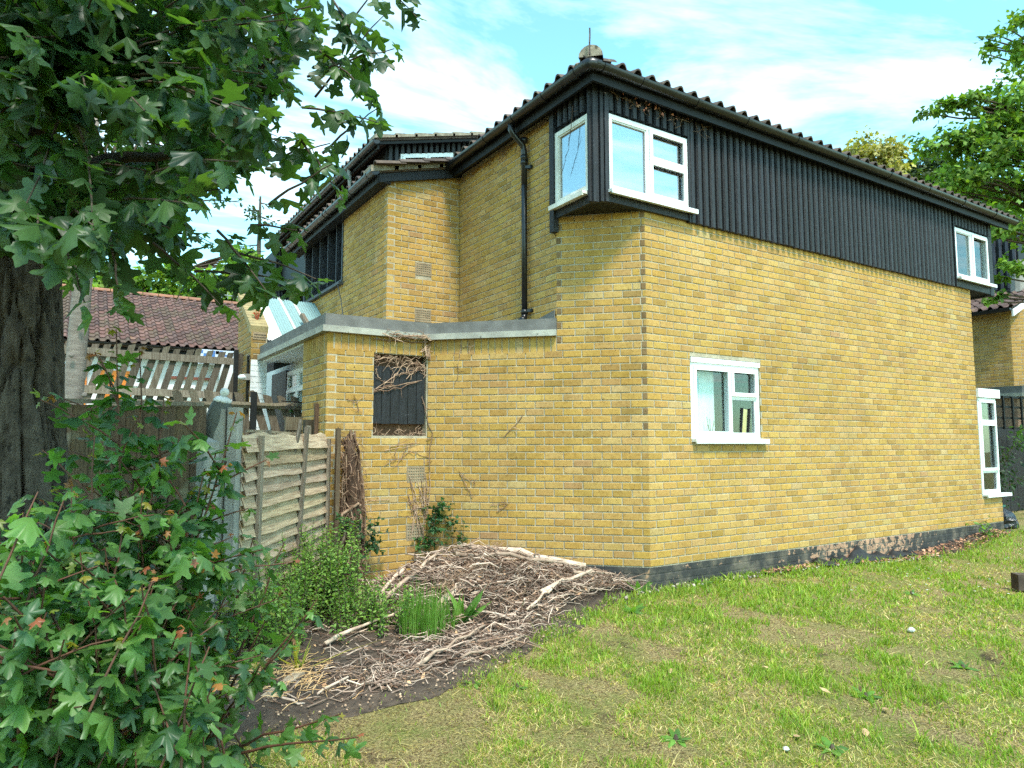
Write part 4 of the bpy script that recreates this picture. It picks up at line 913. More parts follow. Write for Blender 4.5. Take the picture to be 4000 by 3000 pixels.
# --- trellis fence of slanted slats
tr = thing('slatted_fence', 'leaning open fence of slanted grey slats between two rails', 'fence', (-4.4, 4.9, 0))
YT = 4.9
for (z0_, z1_) in ((2.31, 2.40), (1.84, 1.93)):
    for xa, xb in ((-6.8, -5.15), (-5.14, -3.03)):
        mb = MB(); g = random.uniform(.9, 1.3); mb.t = (g, g, g); mb.extrude([(xa, YT-.05, z0_+.02*(xa+5)*0), (xb, YT-.05, z0_-.02), (xb, YT-.05, z1_-.02), (xa, YT-.05, z1_+.01)], (0, .03, 0)); mb.build('rail', OLDWOOD, tr)
x = -6.8
while x < -3.05:
    mb = MB(); g = random.uniform(.6, 1.2); g *= .62; mb.t = (g, g*random.uniform(.95, 1.05), g*.95); w_ = random.uniform(.085, .1); t_ = random.uniform(.0, .05); l_ = .20+random.uniform(-.02, .02)
    mb.extrude([(x, YT-.018, 1.72), (x+w_, YT-.018, 1.72), (x+w_+l_, YT-.018, 2.45+t_), (x+l_+.01, YT-.018, 2.45+t_*.4)], (0, .018, 0)); mb.build('slat', OLDWOOD, tr); x += .135
mb = MB(); mb.box(-3.02, -2.965, 4.86, 4.93, -.2, 2.5); mb.build('post', BLACKFLAT, tr)
for k, (a, b) in enumerate(((-5.4, 1.5), (-4.55, 1.62))): mb = MB(); mb.box(a, a+1.2, YT-.03, YT, b, b+.16); mb.build('rail', OLDWOOD, tr)
# --- picket row leaning the other way
pk = thing('picket_fence', 'collapsing row of short leaning pickets with rotting rail in front of the porch', 'fence', (-3.1, 3.0, 0))
YP = 3.0; x = -3.98; k = 0
while x < -2.62:
    mb = MB(); g = random.uniform(.55, 1.0); mb.t = (g, g*.97, g*.9); w_ = random.uniform(.085, .105); l_ = .26+random.uniform(-.05, .05); zt_ = 1.79+random.uniform(-.03, .02)
    mb.extrude([(x+l_, YP, .9), (x+w_+l_, YP, .9), (x+w_+.0, YP, zt_-.02), (x+w_*.5, YP, zt_+random.uniform(-.01, .02)), (x, YP, zt_)], (0, .02, 0)); mb.build('picket', OLDWOOD, pk); x += .155; k += 1
mb = MB(); mb.t = (.8, .8, .7); mb.tube([(-4.0, YP-.03, 1.62), (-3.4, YP-.03, 1.645), (-2.95, YP-.03, 1.64), (-2.62, YP-.03, 1.65)], [.035, .04, .038, .05], 6); mb.build('rail', OLDWOOD, pk)
mb = MB(); mb.box(-3.19, -3.13, YP-.09, YP-.03, .5, 1.79); mb.build('post', BLACKFLAT, pk)
# odds and ends by the porch
mb = MB(); mb.t = (.75, .75, .65); mb.box(-2.93, -2.62, 2.45, 2.50, 1.36, 1.50); pbx = mb.build('planter_box', OLDWOOD); tag(pbx, 'old grey timber planter with ribbed side below the porch', 'planter')
for k in range(9): mb = MB(); mb.t = (.6, .62, .55); mb.tube([(-2.92+k*.035, 2.47, 1.1), (-2.92+k*.035, 2.47, 1.36)], .016, 6); mb.build('rib', OLDWOOD, pbx)
mb = MB(); mb.t = (.3, .3, .25); mb.beam((-2.80, 2.05, .6), (-2.80, 2.05, 1.46), .09, .09, (0, 1, 0)); tag(mb.build('mossy_post', OLDWOOD), 'short dark mossy post beside the brick end of the extension', 'post')
mb = MB(); mb.t = (.55, .4, .32); mb.beam((-2.775, 1.88, .6), (-2.765, 1.88, 1.62), .055, .03, (0, 1, 0)); tag(mb.build('splintered_post', OLDWOOD), 'brown splintered post leaning on the brick end of the extension', 'post')
mb = MB(); c0 = np.array((-2.80, 2.62, 1.62))
def spiral(c, r, turns, sgn, n=22): return [c+np.array((sgn*math.cos(a)*r*(1-a/(turns*7)), 0, math.sin(a)*r*(1-a/(turns*7)))) for a in np.linspace(0, turns*6.28, n)]
for dx_, sg in ((-.06, 1), (.05, -1), (-.02, -1)): mb.tube(spiral(c0+np.array((dx_, 0, dx_*.3)), .045, 1.4, sg), .004, 4)
mb.tube([c0+np.array((-.14, 0, .06)), c0+np.array((.12, 0, .05))], .006, 4); mb.tube([c0+np.array((.1, 0, .07)), c0+np.array((.1, 0, -.1))], .007, 4); tag(mb.build('scroll_bracket', BLACKPLASTIC), 'small black wrought iron scrollwork in front of the white porch window', 'ironwork')
mb = MB(); yb = np.array((-2.62, 3.35, 1.58))
for k in range(26):
    a = random.uniform(0, 6.28); e = random.uniform(.2, 1.2); d = np.array((math.cos(a)*math.cos(e), math.sin(a)*math.cos(e), math.sin(e))); sx = nrm(np.cross(d, (0, 0, 1)))*.012; ln_ = random.uniform(.14, .26)
    mb.t = random.choice(((.05, .11, .05), (.08, .16, .06), (.12, .2, .08))); mb.add([yb-sx, yb+sx, yb+d*ln_*.6+sx*.8, yb+d*ln_+np.array((0, 0, -.02)), yb+d*ln_*.6-sx*.8], [(0, 1, 2, 3, 4)])
yk = thing('yucca', 'spiky green yucca in a pot beside the white porch window', 'plant', (-2.62, 3.35, 1.17)); mb.build('leaves', SMALLLEAF, yk)
mb = MB(); mb.tube([(-2.62, 3.35, 1.3), tuple(yb)], .02, 6); mb.build('trunk', TWIG, yk); mb = MB(); mb.lathe([(.07, 0), (.1, .18), (.085, .18)], (-2.62, 3.35, 1.17)); mb.build('pot', M('terracotta_pot', (.4, .16, .09)), yk)

# ================================================================== ground
def vnoise(x, y, sc, seed=0):
    r = np.random.default_rng(seed).random((64, 64)); X_ = np.asarray(x)*sc+1000; Y_ = np.asarray(y)*sc+1000
    i = np.floor(X_).astype(int); j = np.floor(Y_).astype(int); fx = X_-i; fy = Y_-j; fx = fx*fx*(3-2*fx); fy = fy*fy*(3-2*fy); g = lambda a, b: r[a % 64, b % 64]
    return g(i, j)*(1-fx)*(1-fy)+g(i+1, j)*fx*(1-fy)+g(i, j+1)*(1-fx)*fy+g(i+1, j+1)*fx*fy
def fbm(x, y, sc, seed=0): return (vnoise(x, y, sc, seed)+.5*vnoise(x, y, sc*2.1, seed+1)+.25*vnoise(x, y, sc*4.3, seed+2))/1.75
EDGE = np.array([(-9, -1.3), (-4.6, -1.25), (-4.0, -1.3), (-3.3, -1.22), (-2.7, -1.08), (-2.1, -.92), (-1.5, -.52), (-.9, -.2), (-.1, -.05), (.2, -.06), (3.2, -.12), (4.2, -.24), (5.6, -.34), (7.2, -.2), (40, -.2)])
def edge_y(x): return np.interp(x, EDGE[:, 0], EDGE[:, 1])
gx = np.concatenate([np.linspace(-140, -9, 14), np.linspace(-8.5, 12, 165), np.linspace(13, 160, 16)]); gy = np.concatenate([np.linspace(-60, -9, 8), np.linspace(-8.5, 3, 93), np.linspace(4, 170, 16)])
GX, GY = np.meshgrid(gx, gy, indexing='ij'); GZ_ = ground_z(GX, GY)+.02*(fbm(GX, GY, 1.3, 3)-.5)*(np.abs(GX) < 13)
n_, m_ = GX.shape; V = np.stack([GX, GY, GZ_], -1).reshape(-1, 3)
ii = np.arange(n_*m_).reshape(n_, m_); T = np.stack([ii[:-1, :-1], ii[1:, :-1], ii[1:, 1:], ii[:-1, 1:]], -1).reshape(-1, 4)
def lawn_mat():
    m, t, bs = newmat('dry_lawn'); bs.inputs['Roughness'].default_value = .95; bs.inputs['Specular IOR Level'].default_value = .1
    c = ramp(t, noise(t, 75, 6, .7), [(.36, (.06, .043, .028)), (.46, (.20, .15, .07)), (.58, (.42, .33, .15)), (.72, (.24, .21, .075))])
    c = mix(t, c, (.15, .19, .04), ramp(t, noise(t, 1.7, 5, .6), [(.42, 0.), (.62, .75)]))
    c = mix(t, c, (.05, .036, .026), ramp(t, noise(t, 3.2, 6, .65, dist=.5), [(.59, 0.), (.70, .9)]))
    t.links.new(c, bs.inputs['Base Color']); bump(t, bs, noise(t, 55, 5, .7), .9, .03); return m
g_ = mesh_np('ground', V, T, lawn_mat(), None, None, True, loc=(0, 0, 0)); g_['kind'] = 'structure'
# bare soil and litter between the lawn edge and the walls
sx = np.linspace(-6.5, 7.4, 200); sv = np.linspace(0, 1, 34); SX, SV = np.meshgrid(sx, sv, indexing='ij')
topy = np.where(sx < -2.76, .6, np.where(sx < -1.64, 1.62, np.where(sx < 0, np.clip(-sx, 0, 1.62)-.02, -.016)))
SY = (edge_y(sx)+.04*(sx > -.3)-.05+.22*(fbm(sx, sx*0, 2.2, 9)-.5)*2*np.clip((.2-sx)*2, .25, 1))[:, None]*(1-SV)+topy[:, None]*SV
SZ = ground_z(SX, SY)+.012*np.minimum(1, 6*SV)+.002+.035*(fbm(SX, SY, 4, 21)-.3)*np.minimum(1, 4*SV)+.012*(fbm(SX, SY, 16, 5)-.5)
n_, m_ = SX.shape; V = np.stack([SX, SY, SZ], -1).reshape(-1, 3); ii = np.arange(n_*m_).reshape(n_, m_); T = np.stack([ii[:-1, :-1], ii[1:, :-1], ii[1:, 1:], ii[:-1, 1:]], -1).reshape(-1, 4)
g2 = mesh_np('soil_bed', V, T, SOIL, None, None, True, loc=(0, 0, 0)); g2['kind'] = 'structure'

# ================================================================== foliage engine
def leaf_shape(kind):
    if kind == 'maple':
        h = [(.10, -.04), (.30, -.10), (.44, -.02), (.40, .12), (.26, .22), (.40, .36), (.60, .44), (.64, .56), (.52, .62), (.36, .58), (.22, .60), (.25, .74), (.16, .82), (.09, .93)]
        pts = [(0, 0)]+h+[(0, 1.02)]+[(-a, b) for a, b in reversed(h)]; c = (0, .38)
    elif kind == 'ivy':
        h = [(.2, -.12), (.42, .0), (.46, .2), (.30, .42), (.2, .7)]; pts = [(0, 0)]+h+[(0, 1)]+[(-a, b) for a, b in reversed(h)]; c = (0, .3)
    elif kind == 'oval':
        h = [(.2, .2), (.26, .5), (.16, .8)]; pts = [(0, 0)]+h+[(0, 1)]+[(-a, b) for a, b in reversed(h)]; c = (0, .5)
    elif kind == 'dock':
        h = [(.10, .03), (.17, .2), (.19, .45), (.13, .75)]; pts = [(0, 0)]+h+[(0, 1)]+[(-a, b) for a, b in reversed(h)]; c = (0, .45)
    else:                                                    # 'tri' spray for far crowns
        pts = [(0, 0), (.42, .35), (.22, .55), (.1, 1), (-.25, .7), (-.45, .3)]; c = None
    def lift(p_): x, y = p_; return (x, y, -.30*abs(x)-.22*y*y+.05*math.sin(7*x+5*y))
    if c is None: return np.array([lift(p_) for p_ in pts]), np.array([(0, i, i+1) for i in range(1, len(pts)-1)])
    V_ = [lift(c)]+[lift(p_) for p_ in pts]; k = len(pts); return np.array(V_), np.array([(0, 1+i, 1+(i+1) % k) for i in range(k)])
SHAPES = {k: leaf_shape(k) for k in ('maple', 'ivy', 'oval', 'dock', 'spray')}
def frames(axis, nor):
    y = axis/np.linalg.norm(axis, axis=1, keepdims=True); x = np.cross(y, nor); x /= np.linalg.norm(x, axis=1, keepdims=True)+1e-9; z = np.cross(x, y); return np.stack([x, y, z], -1)
def leaves_arrays(kind, P_, R, S, C):
    tv, tt = SHAPES[kind]; n = len(P_); tvn = tv[None]*np.stack([RNG.uniform(.72, 1.12, n), RNG.uniform(.85, 1.1, n), RNG.uniform(-.5, 2.6, n)], -1)[:, None, :]; tvn[:, :, 2] += (RNG.normal(0, .28, n)[:, None])*tv[None, :, 0]*np.abs(tv[None, :, 1])
    V_ = np.einsum('nij,nkj->nki', R, tvn)*S[:, None, None]+P_[:, None, :]
    T_ = (tt[None]+(np.arange(n)*len(tv))[:, None, None]).reshape(-1, 3); return V_.reshape(-1, 3), T_, np.repeat(C, len(tv), axis=0)
def curve(a, b, sag=.1, n=7, wob=.04, mid=None):
    a = np.array(a, float); b = np.array(b, float); t = np.linspace(0, 1, n)[:, None]; l = np.linalg.norm(b-a)
    m_ = (a+b)/2+np.array((0, 0, sag*l)) if mid is None else np.array(mid, float)
    p_ = (1-t)**2*a+2*t*(1-t)*m_+t*t*b; w_ = RNG.normal(0, wob*l*.3, (n, 3)); w_[0] = 0; w_[-1] *= .3; return p_+w_*np.sin(np.pi*t)
def along(pts, s):
    seg = np.linalg.norm(np.diff(pts, axis=0), axis=1); cum = np.r_[0, np.cumsum(seg)]; s = np.asarray(s)*cum[-1]
    return np.stack([np.interp(s, cum, pts[:, k]) for k in range(3)], -1)
GREENS = np.array([(.032, .072, .026), (.042, .09, .03), (.05, .105, .03), (.028, .062, .03), (.06, .12, .035)])
YOUNG = np.array([(.14, .17, .03), (.22, .19, .03), (.12, .15, .04)]); RED = np.array([(.30, .10, .05), (.24, .11, .05), (.34, .15, .05)])
def leafy(twigs, kind, size, step, start=.3, tip=None, greens=GREENS, droop=.55, spread=1.0, petiole=.35, tipn=0):
    """opposite leaves along twig curves -> positions, frames, sizes, colours"""
    P_, A, Nn, S, C = [], [], [], [], []
    for pts in twigs:
        ln_ = np.linalg.norm(np.diff(pts, axis=0), axis=1).sum(); k = max(2, int(ln_*(1-start)/step)); ss = np.linspace(start, 1, k)
        ss = np.clip(ss+RNG.normal(0, .15/k, k), 0, 1); pp = along(pts, ss); d = along(pts, np.clip(ss+.03, 0, 1))-along(pts, np.clip(ss-.03, 0, 1)); d /= np.linalg.norm(d, axis=1, keepdims=True)+1e-9
        side = np.cross(d, (0, 0, 1.)); side /= np.linalg.norm(side, axis=1, keepdims=True)+1e-9; rot = RNG.uniform(0, 6.28)
        for sg in (-1, 1):
            up__ = np.cross(side, d); ang = rot+np.arange(k)*1.57
            s_dir = side*np.cos(ang)[:, None]*sg+up__*np.sin(ang)[:, None]*sg
            ax_ = s_dir*spread+d*.55+np.array((0, 0, -droop))+RNG.normal(0, .28, (k, 3)); ax_ /= np.linalg.norm(ax_, axis=1, keepdims=True)
            sz = size*RNG.uniform(.65, 1.15, k)*(1-.35*(ss > .93))
            nn_ = np.array((0, 0, 1.))+RNG.normal(0, .38, (k, 3))-.45*ax_
            P_.append(pp+ax_*(sz*petiole)[:, None]*RNG.uniform(.5, 1.2, (k, 1))); A.append(ax_); Nn.append(nn_); S.append(sz)
            cc = greens[RNG.integers(0, len(greens), k)]*RNG.uniform(.8, 1.25, (k, 1))
            if tip is not None:
                w_ = (ss > tip) & (RNG.random(k) < .75); yc = YOUNG[RNG.integers(0, 3, k)]; rc = RED[RNG.integers(0, 3, k)]; cc = np.where(w_[:, None], np.where(((ss > .97) & (RNG.random(k) < .45))[:, None], rc, yc), cc); S[-1] = np.where(w_, S[-1]*.62, S[-1])
            C.append(cc)
    P_, A, Nn, S, C = map(np.concatenate, (P_, A, Nn, S, C)); return P_, frames(A, Nn), S, C
def plant_leaves(parent, kind, L5, m, n_single=0, name='foliage', leafname='leaf'):
    P_, R, S, C = L5
    if n_single:
        d = P_-CAM; dep = d@_fw; px_ = (d@_rt)/dep*F_PX; py_ = (d@_up)/dep*F_PX
        inv = (dep > .3) & (np.abs(px_) < 2000) & (np.abs(py_) < 1500); sc = np.where(inv, S/np.maximum(dep, .3), 0); idx = np.argsort(-sc)[:n_single]; mask = np.ones(len(P_), bool); mask[idx] = False
        tv, tt = SHAPES[kind]; protos = []
        for k in range(12):
            mbp = MB(); cs = C[idx]; mbp.t = tuple(cs[int(len(cs)*(k+.5)/12)]); v2 = tv.copy(); v2[:, 2] += RNG.normal(0, .02, len(tv)); mbp.add(v2, [tuple(f) for f in tt]); protos.append(proto(mbp, leafname, m, True))
        order = np.argsort(C[idx][:, 0]);
        for r_, q in enumerate(order):
            i = idx[q]; o = inst(leafname, protos[int(RNG.integers(0, 12))], parent, P_[i]); Mx = Matrix([list(R[i][0]), list(R[i][1]), list(R[i][2])]); o.rotation_euler = Mx.to_euler(); o.scale = (S[i]*RNG.uniform(.72, 1.12), S[i], S[i]*RNG.uniform(-.4, 2.6))
        P_, R, S, C = P_[mask], R[mask], S[mask], C[mask]
    V_, T_, Cc = leaves_arrays(kind, P_, R, S, C); o = mesh_np(name, V_, T_, m, parent, Cc, True)
    o['kind'] = 'stuff'; return o
def twig_mesh(parent, twigs, r0, r1, m, name='twigs', n=5):
    mb = MB()
    for p_ in twigs: mb.tube(p_, list(np.linspace(r0, r1, len(p_))), n, False)
    o = mb.build(name, m, parent, True)
    if name in ('twigs', 'branches', 'stems', 'stem', 'limb'): o['kind'] = 'stuff'
    return o

# ------------------------------------------------------------------ the maple whose crown hangs into the picture
tb = at(42, 2300, 3.05); TB = np.array((tb[0], tb[1], ground_z(tb[0], tb[1])))
maple = thing('maple_tree', 'large dark maple with furrowed trunk and leafy boughs hanging over the view', 'tree', TB)
mb = MB(); nn = 150; rows = 300; vv = []
def trunk_c(h): return np.array((TB[0]-.07*h+.11, TB[1]+.045*h-.07, TB[2]+h))
rr = np.random.default_rng(3)
for i in range(rows):
    h = -.05+5.2*i/(rows-1); base = (.205+.10*math.exp(-max(h, 0)*2.6)-.012*h)
    for k in range(nn):
        a = 2*math.pi*k/nn; vv.append((h, a, base))
hh, aa, bb = np.array(vv).T
wx_ = np.cos(aa)*3.2; wy_ = np.sin(aa)*3.2; warp = .5*(vnoise(hh*3.1+wx_, wy_, 1.0, 35)-.5)
rid = lambda s_, st, sd_: np.abs(2*vnoise(wx_*s_+warp+7*wy_*.13, hh*st+wy_*s_*1.7, 1.0, sd_)-1)
rg = rid(1.7, 4.2, 31)*.62+rid(3.3, 9.0, 32)*.38
dsp = bb-.052*np.clip(1-rg*2.2, 0, 1)**1.3+.012*(vnoise(wx_*5, hh*9, 1.0, 33)-.5)+.05*(vnoise(wx_*.4, hh*.7+wy_*.4, 1.0, 34)-.5)
C0 = np.array([trunk_c(q) for q in hh]); vv = C0+np.stack([np.cos(aa)*dsp, np.sin(aa)*dsp, 0*hh], -1)
mb.add(vv, [(i*nn+k, i*nn+(k+1) % nn, (i+1)*nn+(k+1) % nn, (i+1)*nn+k) for i in range(rows-1) for k in range(nn)]); mb.build('trunk', BARK, maple, True)
twigs, limbs = [], []
def inpoly(px, py, poly):
    c = False; j = len(poly)-1
    for i in range(len(poly)):
        (xi, yi), (xj, yj) = poly[i], poly[j]
        if (yi > py) != (yj > py) and px < (xj-xi)*(py-yi)/(yj-yi)+xi: c = not c
        j = i
    return c
CROWN = [(-500, -600), (1250, -600), (1300, -100), (1250, 150), (1200, 330), (1170, 500), (1090, 620), (980, 710), (870, 850), (800, 980), (640, 1060), (480, 1030), (330, 1040), (150, 1000), (-500, 1150)]
limb_t = [(900, -150, 3.2), (1000, 300, 3.4), (700, 600, 3.1), (500, 850, 2.8), (300, 300, 2.3), (800, 100, 4.2), (1100, -300, 4.0), (200, 850, 2.4), (850, 700, 3.8), (-250, 500, 2.6), (600, -300, 2.6)]
for (a, b, d) in limb_t:
    e = at(a, b, d); h0 = np.clip(e[2]-TB[2]-.3, 2.7, 4.6); limbs.append(curve(trunk_c(h0), e, .06, 8, .05))
twig_mesh(maple, limbs, .05, .015, BARK, 'limb', 7)
cnt = 0
while cnt < 400:
    a, b = RNG.uniform(-450, 1380), RNG.uniform(-550, 1200)
    if not inpoly(a, b, CROWN): continue
    d = RNG.uniform(1.9, 4.6) if a > 420 else RNG.uniform(1.75, 4.0)
    if abs(a-60) < 330 and b > 850 and d > 2.6: continue
    e = at(a, b, d); s_ = limbs[RNG.integers(0, len(limbs))]; best = min(limbs, key=lambda q: np.min(np.linalg.norm(q-e, axis=1))+RNG.uniform(0, .3)); s0 = best[np.argmin(np.linalg.norm(best-e, axis=1))]
    v_ = e-s0; l = np.linalg.norm(v_)
    if l > .9: s0 = e-v_/l*.9
    if l < .35: s0 = e-np.array(_rt)*.45+np.array((0, 0, .12))
    twigs.append(curve(s0, e, .10, 6, .06)); cnt += 1
# named sprays against the sky and the roof
for (a0, b0, a1, b1, d) in ((1150, 520, 1335, 770, 2.7), (1230, 380, 1500, 60, 3.2), (1330, 150, 1480, -60, 3.3), (1260, 600, 1480, 420, 3.0), (1200, 300, 1540, 190, 3.1), (900, 980, 1235, 1090, 2.6), (760, 1060, 1205, 1108, 2.7), (1050, 800, 1300, 640, 2.6), (1400, -150, 1630, 70, 3.5), (1180, 420, 1480, 480, 2.9), (1020, 640, 1290, 560, 2.8), (850, 900, 1050, 1150, 2.5), (600, 950, 860, 1190, 2.4), (420, 900, 470, 1200, 2.2), (200, 850, 330, 1180, 2.0), (1250, 200, 1450, 380, 3.0), (1300, 0, 1430, 230, 3.1), (980, 880, 1160, 900, 2.7)):
    twigs.append(curve(at(a0, b0, d), at(a1, b1, d-.1), .05, 7, .04))
twig_mesh(maple, twigs, .006, .002, TWIG)
# unseen rest of the crown, added overhead to shade the boughs below
hi = []
for k in range(150):
    c = np.array((TB[0]-.9, TB[1]-.7, 5.5))+RNG.normal(0, 1, 3)*np.array((1.1, 1.0, .75)); c[2] = max(c[2], 4.3); d_ = nrm(RNG.normal(0, 1, 3)*np.array((1, 1, .4))); hi.append(curve(c, c+d_*.8, .1, 5))
twig_mesh(maple, hi, .012, .003, TWIG, 'branches'); plant_leaves(maple, 'maple', leafy(hi, 'maple', .13, .09, .05, None), LEAF, 0, 'unseen_shade_crown')
plant_leaves(maple, 'maple', leafy(twigs, 'maple', .098, .062, .12, None), LEAF, 300)

# ------------------------------------------------------------------ sapling thicket of the same kind in front
sap = thing('maple_sapling', 'bushy young maple with reddish shoot tips growing in front of the fences', 'shrub', (-4.3, -2.1, -.3))
stems = []
bases = [at(480, 3150, 2.35), at(300, 3200, 2.1), at(620, 3050, 2.6), at(80, 3200, 1.95), at(760, 2990, 2.75)]
for (a, b, d, k) in ((455, 1290, 2.5, 0), (545, 1370, 2.6, 0), (640, 1560, 2.6, 0), (925, 1610, 2.5, 0), (800, 1830, 2.4, 0), (700, 1700, 2.6, 0), (370, 1700, 2.3, 1), (280, 1900, 2.2, 1), (760, 2010, 2.4, 2), (845, 1760, 2.5, 2), (880, 2330, 2.5, 2), (90, 2000, 1.9, 3), (180, 2250, 1.8, 3), (480, 2050, 2.1, 1), (600, 2250, 2.1, 1), (250, 2500, 1.7, 3), (60, 2450, 1.65, 3), (420, 2700, 1.8, 1), (700, 2450, 2.1, 0), (560, 1900, 2.3, 0)):
    stems.append(curve(bases[k], at(a, b, d), .04, 9, .03))
main = list(stems); sprigs = [curve(bases[4], at(a, b, d), .04, 9, .03) for (a, b, d) in ((990, 2100, 2.7), (1110, 2120, 2.8), (1240, 2340, 2.8), (1150, 2480, 2.7), (1330, 2790, 2.5), (1050, 2400, 2.6), (1010, 2610, 2.5), (1400, 2880, 2.3))]
for q in range(190):
    s_ = main[RNG.integers(0, len(main))]; t0 = RNG.uniform(.25, .85); p_ = along(s_, [t0])[0]; v_ = RNG.normal(0, 1, 3)*np.array((1, 1, .35))+np.array((0, 0, .6)); stems.append(curve(p_, p_+v_/np.linalg.norm(v_)*RNG.uniform(.15, .42), .08, 5, .04))
fill = []
BUSH = [(-300, 1950), (280, 1900), (480, 2050), (640, 2200), (780, 2400), (870, 2650), (900, 3100), (-300, 3150)]
while len(fill) < 150:
    a, b = RNG.uniform(-250, 900), RNG.uniform(1900, 3100)
    if inpoly(a, b, BUSH):
        e = at(a, b, RNG.uniform(1.75, 2.9)); 
        if e[2] < -.3: continue
        fill.append(curve(e+np.array((RNG.uniform(-.15, .15), RNG.uniform(-.1, .1), -.32)), e, .03, 5, .05))
twig_mesh(sap, main+sprigs, .008, .0022, REDTWIG, 'stem', 6); twig_mesh(sap, stems[len(main):]+fill, .004, .002, REDTWIG)
SG = GREENS*np.array((1.75, 1.75, 1.5)); l1 = leafy(stems, 'maple', .072, .055, .25, .94, SG); l2 = leafy(fill, 'maple', .078, .055, .1, .99, SG*.85); l3 = leafy(sprigs, 'maple', .066, .06, .5, .95, SG)
plant_leaves(sap, 'maple', tuple(np.concatenate(q) for q in zip(l1, l2, l3)), LEAF, 300)

# ------------------------------------------------------------------ pale trunk behind the fence
q = at(285, 1500, 5.9); bt = thing('pale_tree', 'pale smooth-barked trunk standing behind the brown fence', 'tree', (q[0], q[1], -.2))
mb = MB(); pts = [(q[0], q[1], -.2), (q[0], q[1], .8), (q[0]+.01, q[1], 1.8), (q[0]+.03, q[1], 2.6), (q[0]+.06, q[1], 3.4), (q[0]+.0, q[1]+.1, 4.6)]; mb.tube(pts, [.10, .085, .076, .073, .07, .06], 16); mb.build('trunk', PALEBARK, bt, True)
for (z, s_) in ((1.62, .8), (1.95, -.2), (2.2, .3)): mb = MB(); mb.lathe([(.02, 0), (.022, .02), (.012, .03)], (q[0]+.1*s_, q[1]-.11, z), (s_*.5, -1, .2), 7); mb.build('knot', PALEBARK, bt)
cr_t = [curve((q[0], q[1], 3.2), (q[0]+RNG.normal(0, .9), q[1]+RNG.uniform(-.2, 1.2), RNG.uniform(3.3, 5.2)), .1, 6) for _ in range(26)]
twig_mesh(bt, cr_t, .02, .004, TWIG, 'branches'); plant_leaves(bt, 'maple', leafy(cr_t, 'maple', .09, .08, .2), LEAF, 0, 'crown')

# ------------------------------------------------------------------ far trees
def far_tree(name, label, base, blobs, leaf, n, greens, trunk_r=.2, sprays=None, dense=1.0):
    t_ = thing(name, label, 'tree', base); P_, A, Nn, S, C = [], [], [], [], []
    tot = sum(b[3]**2 for b in blobs); br = []
    topc = np.mean([b[:3] for b in blobs], axis=0) if 'sycamore' not in name else np.array((base[0], base[1], 7.5))
    for (x, y, z, r, *e) in blobs:
        fz = e[0] if e else 1.0; k = int(n*r*r/tot); nc = max(4, int(k/28)); cc = RNG.normal(0, 1, (nc, 3)); cc /= np.linalg.norm(cc, axis=1, keepdims=True); cc *= (RNG.random((nc, 1))**.45)*r; cc[:, 2] *= fz
        ctr = np.array((x, y, z))+cc; ci = RNG.integers(0, nc, k); off = RNG.normal(0, 1, (k, 3))*np.array((1, 1, .55))*r*.17
        p_ = ctr[ci]+off; P_.append(p_); out_ = p_-np.array((x, y, z)); out_ /= np.linalg.norm(out_, axis=1, keepdims=True)+1e-9
        A.append(out_*.6+RNG.normal(0, .6, (k, 3))+np.array((0, 0, -.35))); Nn.append(np.array((0, 0, 1.))+out_*.5+RNG.normal(0, .45, (k, 3))); S.append(leaf*RNG.uniform(.6, 1.3, k))
        shade = RNG.uniform(.65, 1.35, nc)[ci][:, None]; C.append(greens[RNG.integers(0, len(greens), k)]*shade*RNG.uniform(.85, 1.15, (k, 1)))
        for q in range(min(nc, 9)): br.append(curve(np.array((topc[0], topc[1], max(base[2]+1, z-r*.9))), ctr[q], .05, 6))
    P_, A, Nn, S, C = map(np.concatenate, (P_, A, Nn, S, C)); A /= np.linalg.norm(A, axis=1, keepdims=True)
    mb = MB(); mb.tube([base, (base[0], base[1], (base[2]+topc[2])/2), (topc[0], topc[1], topc[2])], [trunk_r, trunk_r*.8, trunk_r*.4], 10); mb.build('trunk', BARK, t_, True)
    twig_mesh(t_, br, trunk_r*.22, .01, TWIG, 'branches'); plant_leaves(t_, 'spray', (P_, frames(A, Nn), S, C), FARLEAF, 0, 'crown'); return t_
def blob(px, py, d, rpx, *e): p_ = at(px, py, d); return (p_[0], p_[1], p_[2], rpx/F_PX*d, *e)
OLIVE = np.array([(.34, .30, .10), (.40, .35, .12), (.28, .25, .08), (.2, .2, .07)]); DARKG = np.array([(.05, .085, .03), (.065, .105, .035), (.085, .125, .045), (.035, .06, .028)]); BRIGHT = np.array([(.11, .20, .035), (.14, .24, .035), (.08, .15, .03), (.18, .26, .04)])
g0 = lambda p_: (p_[0], p_[1], -.2)
far_tree('ivy_clad_tree', 'olive-yellow rounded tree showing above the tiled eaves', g0(at(3400, 700, 30)), [blob(3400, 640, 30, 115), blob(3330, 690, 30, 80), blob(3460, 660, 30, 85), blob(3390, 760, 30, 120)], .2, 9000, OLIVE, .3)
far_tree('dense_tree', 'dark green dense tree next to the olive-yellow one above the eaves', g0(at(3600, 700, 32)), [blob(3590, 690, 32, 110), blob(3680, 760, 32, 130), blob(3560, 790, 31, 120), blob(3780, 840, 32, 130)], .22, 9000, DARKG, .3)
